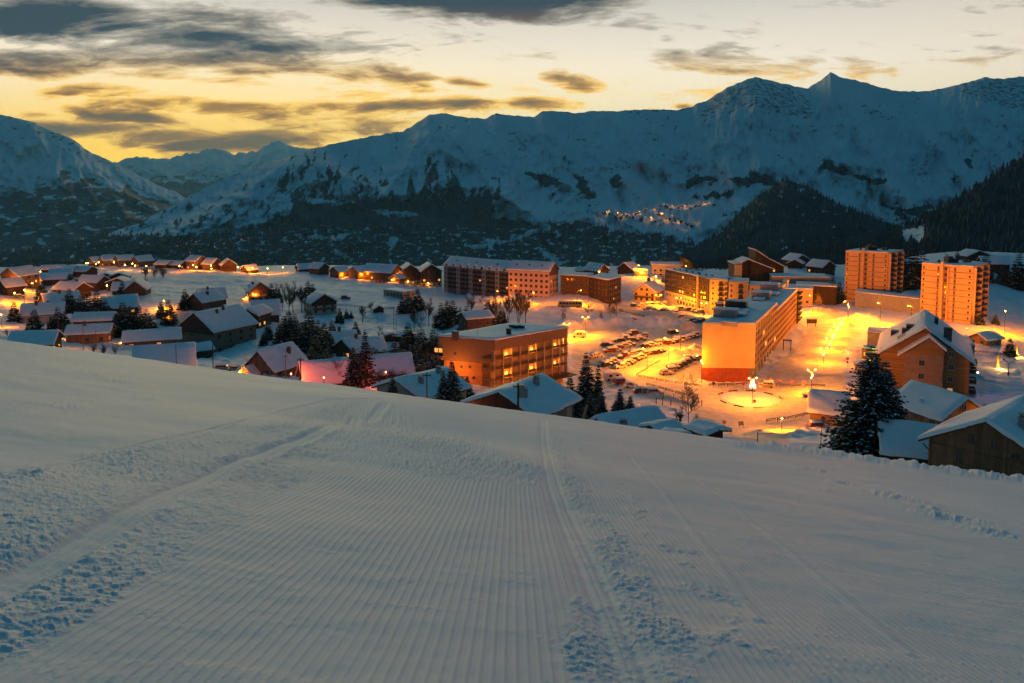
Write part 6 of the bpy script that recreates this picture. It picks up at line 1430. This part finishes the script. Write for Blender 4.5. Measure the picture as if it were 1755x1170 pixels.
# ---------------------------------------------------------------- cars, van, bus
def car_parts(kind):
    L, Wd, Hb, Hr = {'hatchback': (4.0, 1.7, .85, 1.48), 'estate': (4.6, 1.78, .88, 1.5), 'suv': (4.6, 1.86, 1.0, 1.75)}[kind]
    h = L / 2; b = MB()
    b.prism([(-h, .35), (-h + .15, .25), (h - .15, .25), (h, .38), (h, .70), (h - .25, Hb - .02), (h - 1.15, Hb + .05), (-h + .2, Hb + .08), (-h, .75)], -Wd / 2, Wd / 2)
    rb = -h + .15 if kind != 'hatchback' else -h + .3
    A_ = [(h - 1.2, Hb), (h - 1.95, Hr), (rb + .45, Hr), (rb, Hb + .03)]
    i = b.P([(x, -Wd/2 + .04, z) if z < Hr else (x, -Wd/2 + .24, z) for x, z in A_] + [(x, Wd/2 - .04, z) if z < Hr else (x, Wd/2 - .24, z) for x, z in A_])
    for q in ((0, 1, 5, 4), (1, 2, 6, 5), (2, 3, 7, 6), (0, 3, 2, 1), (4, 5, 6, 7)): b.face([i + k for k in q])
    g = MB()
    def cab(t, u, s):  # point on cabin side
        xa = A_[0][0] + (A_[1][0] - A_[0][0]) * u; xb = A_[3][0] + (A_[2][0] - A_[3][0]) * u
        return (xa + (xb - xa) * t, s * (Wd/2 - .04 - .20 * u + .012), Hb + (Hr - Hb) * u)
    for s in (-1, 1):
        for t0, t1_ in ((.06, .36), (.40, .66), (.70, .94)): g.poly([cab(t0, .12, s), cab(t1_, .12, s), cab(t1_, .82, s), cab(t0, .82, s)])
    fx = lambda u: A_[0][0] + (A_[1][0] - A_[0][0]) * u + .012; bx = lambda u: A_[3][0] + (A_[2][0] - A_[3][0]) * u - .012
    for f in (fx, bx): g.poly([(f(.12), -Wd/2 + .12, Hb + (Hr - Hb) * .12), (f(.12), Wd/2 - .12, Hb + (Hr - Hb) * .12), (f(.85), Wd/2 - .26, Hb + (Hr - Hb) * .85), (f(.85), -Wd/2 + .26, Hb + (Hr - Hb) * .85)])
    s = MB(); s.grid(snow_sheet((A_[2][0] - .25, -Wd/2 + .10, Hr - .08), (A_[1][0] + .3, -Wd/2 + .10, Hr - .10), (A_[1][0] + .3, Wd/2 - .10, Hr - .10), (A_[2][0] - .25, Wd/2 - .10, Hr - .08), .50, 4, 4))
    s.grid(snow_sheet((h - 1.3, -Wd/2 + .03, Hb + .02), (h - .12, -Wd/2 + .03, Hb - .10), (h - .12, Wd/2 - .03, Hb - .10), (h - 1.3, Wd/2 - .03, Hb + .02), .36, 3, 4))
    w = MB(); w.tube((0, -.1, 0), (0, .1, 0), .32, n=12); w.tube((0, -.112, 0), (0, -.1, 0), .19, n=10); w.tube((0, .1, 0), (0, .112, 0), .19, n=10)
    return dict(body=b, window=g, snow_layer=s, wheel=w, dims=(L, Wd))
PAINT = [mat('car_paint_%s' % n, c, .35, .06, .5, spec=.5) for n, c in (('dark', (.03, .032, .038)), ('silver', (.30, .30, .31)), ('white', (.62, .62, .62)), ('red', (.20, .03, .03)), ('blue', (.04, .06, .12)), ('beige', (.34, .29, .22)))]
CARM = {}
for kd in ('hatchback', 'estate', 'suv'):
    q = car_parts(kd)
    for c in range(6): CARM[kd, c] = [('body', q['body'].mesh('body', PAINT[c])), ('window', q['window'].mesh('window', GLASS)), ('snow_layer', q['snow_layer'].mesh('snow_layer', SNOW, True))]
    CARM[kd, 'w'] = (q['wheel'].mesh('wheel', RUBBER), q['dims'])
CNAME = ['dark', 'silver', 'white', 'red', 'blue', 'beige']
def car(label, px, py, rz, kd, c, group=None, sc_=1.12):
    p = gp(px, py); t = thing('parked_car', label, 'car', (p[0], p[1], p[2] + .0), rz, group); t.scale = (sc_,) * 3
    for nm, me in CARM[kd, c]: link(nm, me, t)
    wm, (L, Wd) = CARM[kd, 'w']
    for sx in (-1, 1):
        for sy in (-1, 1): link('wheel', wm, t, (sx * L * .31, sy * (Wd / 2 - .08), .31))
    return t
z7 = lambda L: [(1000 + x / 3.989, 560 + y / 3.989) for x, y in L]
z4 = lambda L: [(1060 + x / 3.989, 420 + y / 3.989) for x, y in L]
ROWS = [('top car park row under the pink snow bank', z7([(300, 66), (355, 52), (408, 68), (340, 98), (392, 92)]), .15), ('second car park row from the top', z7([(240, 102), (278, 90), (155, 130), (235, 148), (292, 136), (318, 128), (175, 174), (225, 168)]), .12),
 ('long snowed-in row left of the lane, lower part', z7([(90, 208), (60, 214), (140, 262), (160, 268), (180, 258), (205, 250), (232, 226), (250, 282), (275, 270), (300, 262), (322, 250)]), .55), ('long snowed-in row left of the lane, upper part', z7([(345, 236), (370, 226), (392, 218), (290, 200), (325, 194), (355, 186), (385, 182), (412, 196), (440, 190), (470, 186), (500, 182), (528, 176)]), .55),
 ('far row beside the upper lane', z7([(430, 140), (462, 132), (495, 124), (528, 116), (560, 108), (588, 116), (618, 112), (650, 106), (612, 48), (645, 92), (676, 96), (700, 90), (724, 82), (748, 76), (772, 66), (795, 58)]), .55),
 ('short row nearest the blank end wall', z7([(562, 325), (590, 304), (612, 290), (640, 278), (668, 264), (690, 250), (722, 232), (755, 228), (785, 222)]), .35), ('front row above the thicket', z7([(225, 362), (262, 388), (322, 412), (385, 450), (450, 452), (490, 462)]), .1),
 ('upper street row below the dark clad block', z4([(110, 418), (150, 420), (190, 414), (230, 410), (270, 412), (310, 408), (200, 446), (245, 452), (300, 458), (345, 462), (380, 468), (430, 444), (462, 440), (492, 446), (525, 452), (550, 462), (435, 496), (500, 526), (540, 530), (575, 526)]), .3)]
kds = ('hatchback', 'estate', 'suv', 'hatchback')
n = 0
for rn, pts, ang in ROWS:
    for i, (px, py) in enumerate(sorted(pts)):
        c = rg.choice((0, 0, 1, 2, 4, 5, 3)); kd = kds[n % 4]
        oi = ORD[i] if i < 14 else ('fifteenth', 'sixteenth', 'seventeenth', 'eighteenth', 'nineteenth', 'twentieth', 'last')[i - 14] + ' from the left'
        car('snow-covered car, %s, %s' % (oi, rn), px, py, ang + rg.uniform(-.12, .12) + (math.pi if rg.random() < .4 else 0), kd, c, 'cars in the car park'); n += 1
car('small snowy car parked right of the roundabout lamp by the end wall', 1313, 663, 2.8, 'suv', 5); car('car with glowing headlights entering the plaza', 1388, 680, 3.0, 'hatchback', 1); car('car half buried under the wooden chalet on stilts', 1402, 733, .1, 'estate', 3)
car('snowy car on the glowing side road at left', 291, 546, 1.2, 'hatchback', 2); car('first snowy car by the lamp post behind the crest at left', 384, 634, .2, 'estate', 1); car('second snowy car by the lamp post behind the crest at left', 405, 636, .1, 'hatchback', 5); car('snowed-in car below the large chalet, on the snow field', 592, 512, .2, 'suv', 3)
car('snowy car on the curving street at the far left', 58, 492, 1.0, 'estate', 2); car('second snowy car on the curving street at the far left', 34, 510, .9, 'hatchback', 1); car('third car by the low lit building at the far left', 88, 487, .2, 'hatchback', 1)
def boxy(kind, label, px, py, rz, L, Wd, Hh, body, wins, cat, nose):
    p = gp(px, py); t = thing(kind, label, cat, p, rz); h = L / 2; b = MB()
    b.prism([(-h, .4), (h, .4), (h, 1.0), (h - nose * .35, Hh * .52), (h - nose, Hh), (-h + .15, Hh), (-h, Hh - .3)], -Wd/2, Wd/2); b.build('body', body, t)
    g = MB()
    for s in (-1, 1):
        for x0, x1 in wins: g.box(x0, x1, s * Wd/2 - .02, s * Wd/2 + .02, Hh * .52, Hh * .84)
    g.poly([(h - nose * .42 + .03, -Wd/2 + .15, Hh * .56), (h - nose * .42 + .03, Wd/2 - .15, Hh * .56), (h - nose * .9 + .03, Wd/2 - .15, Hh * .93), (h - nose * .9 + .03, -Wd/2 + .15, Hh * .93)]); g.build('window', GLASS, t)
    w = car_parts('suv')['wheel'].mesh('wheel', RUBBER)
    for x in (-h * .6, h * .62):
        for s in (-1, 1): o = link('wheel', w, t, (x, s * (Wd/2 - .1), .4)); o.scale = (1.3,) * 3
    g = MB(); g.grid(snow_sheet((-h + .1, -Wd/2 + .03, Hh), (h - nose, -Wd/2 + .03, Hh), (h - nose, Wd/2 - .03, Hh), (-h + .1, Wd/2 - .03, Hh), .25, 6, 4)); g.build('snow_layer', SNOW, t, True); return t
boxy('van', 'white van parked alone under the double lamp by the hotel', 992, 578, math.pi - .1, 5.9, 2.0, 2.5, PAINT[2], [(-1.2, -.4), (.0, .9)], 'van', 1.4)
boxy('bus', 'snow-topped coach parked on the street below the pink block', 977, 526, -.06 + math.pi, 12.6, 2.5, 3.2, PAINT[5], [(-5.6 + k * 1.6, -4.3 + k * 1.6) for k in range(7)], 'bus', .5)
boxy('van', 'big snow-buried camper van at the front left of the car park', 1052, 651, .2, 7.0, 2.3, 2.6, PAINT[2], [(-2, -1), (.4, 1.4)], 'camper van', 1.5)

# ---------------------------------------------------------------- poles, wires, fences, signs
def pole(label, px, top, base, Y, r=.13, m=WOOD, cross=True, boxd=False, name='utility_pole'):
    p = ray(px, base, Y); h = (base - top) / F * Y; t = thing(name, label, 'utility pole', (p[0], p[1], p[2]))
    b = MB(); b.tube((0, 0, -4), (0, 0, h), r * 1.15, r * .85, 8); b.build('mast', m, t)
    if cross: b = MB(); b.box(-.7, .7, -.07, .07, h - .55, h - .40); b.build('crossarm', m, t); b = MB(); [b.tube((x, 0, h - .40), (x, 0, h - .18), .05, .04, 6) for x in (-.6, 0, .6)]; b.build('insulator', METAL, t)
    if boxd: b = MB(); b.box(.13, .85, -.25, .25, h - 1.9, h - .2); b.build('transformer', METAL, t)
    return (p[0], p[1], p[2] + h - .3)
w1 = pole('wooden pole lit orange at its foot, right of the rosy-lit chalet', 490, 606, 656, 192, .14, WOODL); w2 = pole('dark wooden pole rising from the crest right of the rosy-lit chalet', 516, 611, 662, 165, .14, WOODD); w0 = pole('lit pole behind the porch of the rosy-lit chalet', 422, 604, 640, 206, .14, WOODL, False)
w3 = pole('dark pole in front of the beige chalet', 732, 636, 694, 128, .10, WOODD); w4 = pole('thick dark pole with a transformer before the dark red chalet', 888, 654, 716, 105, .15, WOODD, True, True); w5 = pole('thin dark pole standing before the broad teal roof', 303, 589, 640, 150, .06, METALD, False); w6 = pole('dark pole on the crest right of the broad teal roof', 366, 588, 650, 165, .10, METALD, False)
w7 = pole('pole left of the lamp-lit wooden chalet', 101, 543, 582, 262, .10, WOOD, False); w8 = pole('pole in front of the lamp-lit wooden chalet, left', 143, 552, 592, 250, .10, WOOD, False); w9 = pole('pole in front of the lamp-lit wooden chalet, right', 165, 564, 595, 250, .10, WOODL, False); wa = pole('pair of floodlight masts on the snow field, left mast', 675, 525, 566, 340, .10, METALD, False, name='floodlight_mast'); wb_ = pole('pair of floodlight masts on the snow field, right mast', 679, 531, 568, 340, .10, METALD, False, name='floodlight_mast')
pole('thin marker pole in front of the tall spruce', 1406, 728, 785, 92, .045, METALD, False, name='marker_pole'); pole('short marker post on the bank by the roundabout road', 1298, 738, 766, 78, .05, METALD, False, name='marker_pole')
p = ray(998, 722, 60); t = thing('leaning_stake', 'pale plank stake leaning on the snow crest', 'stake', p, 0); b = MB(); b.box(-.10, .10, -.03, .03, -1.5, 1.35); o = b.build('plank', WOODL, t); o.rotation_euler = (0, R(16), 0)
def wire(label, pts, sag, r=.022):
    b = MB()
    for a, c in zip(pts[:-1], pts[1:]):
        a, c = Vector(a), Vector(c); pr = a
        for k in range(1, 13):
            f = k / 12; q = a + (c - a) * f - Vector((0, 0, sag * 4 * f * (1 - f))); b.tube(pr, q, r, r, 3); pr = q
    tag(b.build('power_line', METALD), label, 'cable')
wire('sagging power line past the rosy-lit chalet', [w0, w1, w2], .8, .03); wire('power line from the dark pole to the transformer pole', [w2, w3, w4], 1.6, .02)
def fence(label, pts, h=1.1, step=3.0, m=WOODD, name='barrier_fence', rails=(.55, .95), group=None):
    P = [gp(*q) for q in pts]; t = thing(name, label, 'fence', P[0], 0, group); b = MB(); O = P[0]; pm = MB(); pm.box(-.07, .07, -.07, .07, -.6, h); pme = pm.mesh('post', m); k = 0
    for A_, B2 in zip(P[:-1], P[1:]):
        d = math.hypot(B2[0] - A_[0], B2[1] - A_[1]); n = max(1, int(d / step)); ux, uy = (B2[0] - A_[0]) / d, (B2[1] - A_[1]) / d
        for i in range(n):
            q = [A_[j] + (B2[j] - A_[j]) * i / n - O[j] for j in range(3)]; q2 = [A_[j] + (B2[j] - A_[j]) * (i + .86) / n - O[j] for j in range(3)]
            if k < 60: link('post', pme, t, q)
            k += 1
            for z in rails:
                nx, ny = -uy * .05, ux * .05
                b.poly([(q[0] + nx, q[1] + ny, q[2] + z - .12), (q2[0] + nx, q2[1] + ny, q2[2] + z - .12), (q2[0] + nx, q2[1] + ny, q2[2] + z + .06), (q[0] + nx, q[1] + ny, q[2] + z + .06)])
                b.poly([(q[0] - nx, q[1] - ny, q[2] + z - .12), (q2[0] - nx, q2[1] - ny, q2[2] + z - .12), (q2[0] - nx, q2[1] - ny, q2[2] + z + .06), (q[0] - nx, q[1] - ny, q[2] + z + .06)])
    b.build('rail', m, t); return t
fence('dark post-and-rail fence above the pink snow bank', [(1062, 534), (1090, 541), (1136, 551)], 1.6); fence('wooden barrier along the left lane of the car park', [(1091, 645), (1112, 632), (1133, 619)]); fence('wooden barrier running along the road to the blank end wall', [(1094, 647), (1140, 656), (1206, 665)])
fence('short wooden barrier under the red cladding', [(1215, 662), (1262, 662), (1284, 660)]); fence('wooden barrier in the middle of the road left of the roundabout', [(1108, 661), (1140, 670), (1176, 680)]); fence('wooden barrier before the wooden chalet on stilts', [(1314, 724), (1350, 720), (1388, 711)]); fence('thin fence across the snow field', [(560, 523), (640, 530), (700, 532)], 1.5, 5, METALD, 'wire_fence', (.7, 1.3)); fence('barrier along the far edge of the promenade', [(1330, 662), (1380, 663), (1420, 664)], .9, 6); fence('dark terrace fence under the green-lit cabin', [(1652, 603), (1690, 606), (1726, 610), (1750, 611)], 1.3, 2.2)
# roundabout
rc = gp(1286, 687); rad = 9.6
G = [[(rc[0] + rad * f * math.cos(a), rc[1] + rad * f * math.sin(a), rc[2] + (.75 if f < .93 else .1) * (1 + .12 * math.sin(a * 5 + f * 3)) - (.35 if f > .99 else 0) + .1 * (1 - f)) for a in [k * 2 * math.pi / 48 for k in range(49)]] for f in (.02, .3, .6, .8, .9, .95, 1.0)]
b = MB(); b.grid(G); tag(b.build('roundabout', SNOW, None, True), kind='structure')
for k in range(10):
    a = 3.5 + k * .58; t = thing('wooden_barrier', 'low dark wooden barrier on the rim of the snowy roundabout', 'barrier', (rc[0] + (rad + .25) * math.cos(a), rc[1] + (rad + .25) * math.sin(a), rc[2]), a + math.pi / 2, 'barriers around the roundabout')
    b = MB(); b.box(-1.5, 1.5, -.05, .05, .55, .85); b.build('rail', WOODD, t); b = MB(); [b.box(x - .06, x + .06, .052, .17, -.3, .8) for x in (-1.3, 1.3)]; b.build('leg', WOODD, t)
for i, (px, py) in enumerate(z7([(497, 522), (545, 492), (597, 538), (615, 500), (675, 508), (745, 522), (808, 540), (540, 528)])):
    p = gp(px, py); t = thing('bollard', 'dark thin bollard in the snow left of the roundabout', 'bollard', p, 0, 'bollards left of the roundabout'); b = MB(); b.tube((0, 0, -.5), (0, 0, 1.5), .13, .12, 8); b.tube((0, 0, 1.5), (0, 0, 1.75), .2, .1, 8); b.build('post', METALD, t)
REDS = mat('sign_red', (.36, .03, .025), .5, .08, 3); BLUS = mat('sign_blue', (.03, .06, .22), .5, .08, 3)
for px, py, base, lab, m_ in ((1319, 650, 663, 'round red road sign nearest the end wall, left of three others', REDS), (1336, 651, 664, 'round red road sign second from the left by the promenade mouth', REDS), (1357, 653, 666, 'round red road sign third from the left by the promenade mouth', REDS), (1378, 654, 667, 'round red road sign rightmost by the promenade mouth', REDS), (1223, 656, 665, 'round blue road sign under the red cladding', BLUS), (1274, 657, 667, 'round red road sign just left of the roundabout lamp', REDS), (1452, 614, 632, 'double round sign on a pole right of the promenade', REDS), (1293, 687, 694, 'small round sign on the roundabout', REDS), (1241, 723, 729, 'small dark sign on the snow in front of the roundabout', REDS)):
    p = gp(px, base); h = (base - py) / F * p[1]; t = thing('road_sign', lab, 'road sign', p); b = MB(); b.tube((0, .05, -.5), (0, .05, h + .3), .05, .05, 6); b.build('pole', METAL, t); b = MB(); b.tube((0, -.04, h), (0, 0, h), .5, n=16)
    if 'double' in lab: b.tube((0, -.04, h - 1.15), (0, 0, h - 1.15), .4, n=16)
    b.build('disc', m_, t)
    if m_ is REDS: b = MB(); b.box(-.32, .32, -.055, -.042, h - .07, h + .07); b.build('white_bar', PAINT[2], t)
p = gp(1391, 560); t = thing('notice_board', 'broad notice board on two legs at the end of the promenade', 'notice board', p); b = MB(); b.box(-2.3, 2.3, -.08, .08, 1.6, 3.6); b.build('board', WOODD, t); b = MB(); b.box(-1.9, -1.7, .082, .24, -.5, 3.2); b.build('leg', WOODD, t); b = MB(); b.box(1.7, 1.9, .082, .24, -.5, 3.2); b.build('leg', WOODD, t); b = MB(); b.prism([(-2.6, 3.62), (2.6, 3.62), (2.5, 3.95), (-2.5, 3.95)], -.5, .5); b.build('snow_layer', SNOW, t)
p = gp(1349, 598); t = thing('entrance_shelter', 'small dark entrance shelter at the foot of the balcony grid', 'shelter', p, -.45); b = MB(); b.box(-1.6, 1.6, -.9, .9, 3.4, 3.7); b.build('roof', SLATE, t)
for x in (-1.4, 1.4): b = MB(); b.box(x - .12, x + .12, -.7, .7, -.5, 3.39); b.build('side_wall', SLATE, t)
p = gp(657 - 657 + 1271, 732); t = thing('chair_sign', 'small slanted dark board on legs beside the roundabout road', 'sign board', p, .3); b = MB(); b.box(-.7, .7, -.05, .05, .5, 1.5); o = b.build('board', METALD, t); o.rotation_euler = (R(-18), 0, 0); b = MB(); b.tube((-.6, 0, -.3), (-.6, .1, .8), .05); b.tube((.6, 0, -.3), (.6, .1, .8), .05); b.build('leg', METALD, t)
# football goal on the snow field
p = gp(634, 552); t = thing('football_goal', 'dark football goal buried in the snow field', 'goal', p); b = MB(); b.tube((-3.6, 0, -.5), (-3.6, 0, 1.9), .09); b.tube((3.6, 0, -.5), (3.6, 0, 1.9), .09); b.tube((-3.6, 0, 1.9), (3.6, 0, 1.9), .09); b.build('frame', METALD, t); b = MB(); b.tube((-3.6, .1, 1.9), (-3.4, 1.5, .2), .04); b.tube((3.6, .1, 1.9), (3.4, 1.5, .2), .04); b.build('stay', METALD, t)
# piste furniture at right
YEL = mat('yellow_pad', (.75, .42, .04), .6, .1, 2)
for px, top, base, lab in ((1709, 608, 630, 'yellow padded post on the right piste, near the lift'), (1742, 590, 609, 'yellow padded post on the right piste, farther back')):
    p = gp(px, base); h = (base - top) / F * p[1]; t = thing('padded_post', lab, 'padded post', p); b = MB(); b.tube((0, 0, -.5), (0, 0, h), .42, .36, 10); b.build('pad', YEL, t); b = MB(); b.tube((0, 0, h), (0, 0, h + .4), .09, .07, 8); b.build('mast', METAL, t); light(t, (0, -1.6, 1.0), 260, (1, .6, .1), .3)
p = gp(1728, 643); t = thing('ski_lift_pylon', 'small Y-shaped drag lift pylon with red base on the right piste', 'lift pylon', p); b = MB(); b.tube((0, 0, 1.2), (0, 0, 4.3), .12, .10, 8); b.build('mast', METAL, t); b = MB(); b.tube((0, 0, 4.2), (-1.9, 0, 5.8), .08); b.tube((0, 0, 4.2), (2.0, 0, 5.7), .08); b.build('arm', METAL, t); b = MB(); b.tube((0, 0, -.5), (0, 0, 1.25), .32, .28, 10); b.build('red_pad', REDS, t); b = MB(); [b.tube((x, -.15, 5.8), (x, .15, 5.8), .28, n=10) for x in (-1.9, 2.0)]; b.build('wheel', METALD, t)
p = gp(1718, 632); t = thing('lift_gate', 'low metal gate beside the yellow padded post', 'gate', p); b = MB(); [b.tube((-1.9, 0, z), (1.9, 0, z), .05) for z in (.5, 1.0, 1.6)]; [b.tube((x, .06, -.4), (x, .06, 1.65), .05) for x in (-1.9, 0, 1.9)]; b.build('frame', METAL, t)
# mist blown over the roofs by the snow gun
mm = bpy.data.materials.new('snow_mist'); mm.use_nodes = True; T_ = NT(mm.node_tree); T_.n.clear(); vo = T_.node('ShaderNodeVolumePrincipled'); vo.inputs['Color'].default_value = (.9, .9, .9, 1)
co = T_.node('ShaderNodeTexCoord').outputs['Object']; T_.put(vo.inputs['Density'], T_.mul(T_.sstep(T_.noise(co, .12, 3), .38, .75), .004)); T_.l.new(vo.outputs[0], T_.node('ShaderNodeOutputMaterial').inputs['Volume'])
a = Vector(ray(1204, 468, 440)); c = Vector(ray(1166, 446, 440)); b = MB()
N = 9; pr = [a + (c - a) * (k / N) for k in range(N + 1)]; 
ring = []
for k, q in enumerate(pr):
    r_ = .5 + 3.4 * (k / N) ** .8 * (1 - .5 * (k / N) ** 4); ring.append([(q.x, q.y + r_ * math.cos(t_), q.z + r_ * math.sin(t_)) for t_ in [j * 2 * math.pi / 12 for j in range(13)]])
b.grid(ring); b.poly(ring[0][:12]); b.poly(ring[-1][:12][::-1]); tag(b.build('snow_mist', mm), 'pale plume of blown snow over the dark clad block', 'mist', None, 'stuff')

# ---------------------------------------------------------------- far hamlet on the mountainside and lights across the valley
XA, YA, ZA, FA, PA, QA = MA
def mp(px, py):
    j = int(np.argmin(np.abs(PA[0] - px))); i = int(np.argmin(np.abs(QA[:, j] - py))); return (float(XA[i, j]), float(YA[i, j]), float(ZA[i, j]))
hm = {}
def far_house(px, py, s, group, label, rot):
    if not hm:
        b = MB(); b.prism([(-5, -6), (5, -6), (5, 5), (0, 9), (-5, 5)], -6, 6); hm['wall'] = b.mesh('wall', WOODD); b = MB(); b.prism([(-6, 4.3), (0, 9.1), (6, 4.3), (6, 5.3), (0, 10.3), (-6, 5.3)], -7, 7); hm['roof'] = b.mesh('roof', SNOW)
    t = thing('hamlet_house', label, 'house', mp(px, py), rot, group); t.scale = (s, s, s); link('wall', hm['wall'], t); link('roof', hm['roof'], t)
r3 = random.Random(4)
HL = [(95,622),(118,626),(135,627),(152,629),(168,626),(186,631),(222,620),(250,606),(285,609),(320,588),(352,593),(385,599),(406,596),(422,591),(440,588),(456,582),(478,581),(503,580),(270,641),(300,641),(325,649),(355,636),(375,656),(402,661),(430,669),(246,637),(310,626),(200,628)]
bl = MB(); bl.ball((0, 0, 9), 1.5, 8, 6); blm = bl.mesh('bulb', LAMPF); pl = MB(); pl.tube((0, 0, -4), (0, 0, 8), .2, .15, 5); plm = pl.mesh('pole', METAL)
def far_lamp(px, py, E, group, label, s=1.0):
    p = mp(px, py); t = thing('street_lamp', label, 'street lamp', p, 0, group); link('pole', plm, t); o = link('bulb', blm, t); o.scale = (s, s, 1) if s == 1 else (s, s, s)
    if E: light(t, (0, -3, 12), E, (1, .38, .04), 1.0)
for i, (x, y) in enumerate(HL):
    px, py = 1000 + x * .4302, 100 + y * .4302
    far_lamp(px, py, 2200 if i % 2 == 0 else 0, 'lamps of the far hamlet', 'tiny orange lamp of the lit hamlet on the far mountainside', .8 if i % 3 else 1.1)
    for k in range(2): far_house(px + r3.uniform(-9, 9), py + r3.uniform(-3.5, 4), r3.uniform(.7, 1.1), 'houses of the far hamlet', 'tiny snow-roofed house of the lit hamlet on the far mountainside', r3.random() * 3)
for i, (x, y) in enumerate(((405,742),(475,728),(890,800),(905,792),(935,790),(985,780),(1070,790),(1075,805),(1120,790),(1212,765),(1245,765),(1668,760),(955,832),(1370,775))):
    far_lamp(x * .342, 150 + y * .342, 0, 'scattered lights across the valley', 'lone tiny orange light on the dark slope across the valley', .62)
for i in range(14): far_house(r3.uniform(320, 440), r3.uniform(412, 430), r3.uniform(.6, .9), 'dark houses across the valley', 'tiny dark house on the slope across the valley', r3.random() * 3)

# ---------------------------------------------------------------- mountain air
hz = bpy.data.materials.new('air'); hz.use_nodes = True; T = NT(hz.node_tree); T.n.clear()
vo = T.node('ShaderNodeVolumePrincipled'); vo.inputs['Color'].default_value = (.22, .60, 1.0, 1); vo.inputs['Density'].default_value = 3.6e-5; vo.inputs['Anisotropy'].default_value = 0.35
T.l.new(vo.outputs[0], T.node('ShaderNodeOutputMaterial').inputs['Volume'])
lo = np.array([1e9] * 3); hi_ = -lo
for o in col.objects:
    if o.type == 'MESH':
        for c in o.bound_box: lo = np.minimum(lo, c); hi_ = np.maximum(hi_, c)
b = MB(); b.box(lo[0] - 50, hi_[0] + 50, lo[1] - 50, hi_[1] + 50, lo[2] - 1, max(hi_[2], 3) + 20)
tag(b.build('haze', hz), 'thin blue dusk air over the valley', 'haze', None, 'stuff')
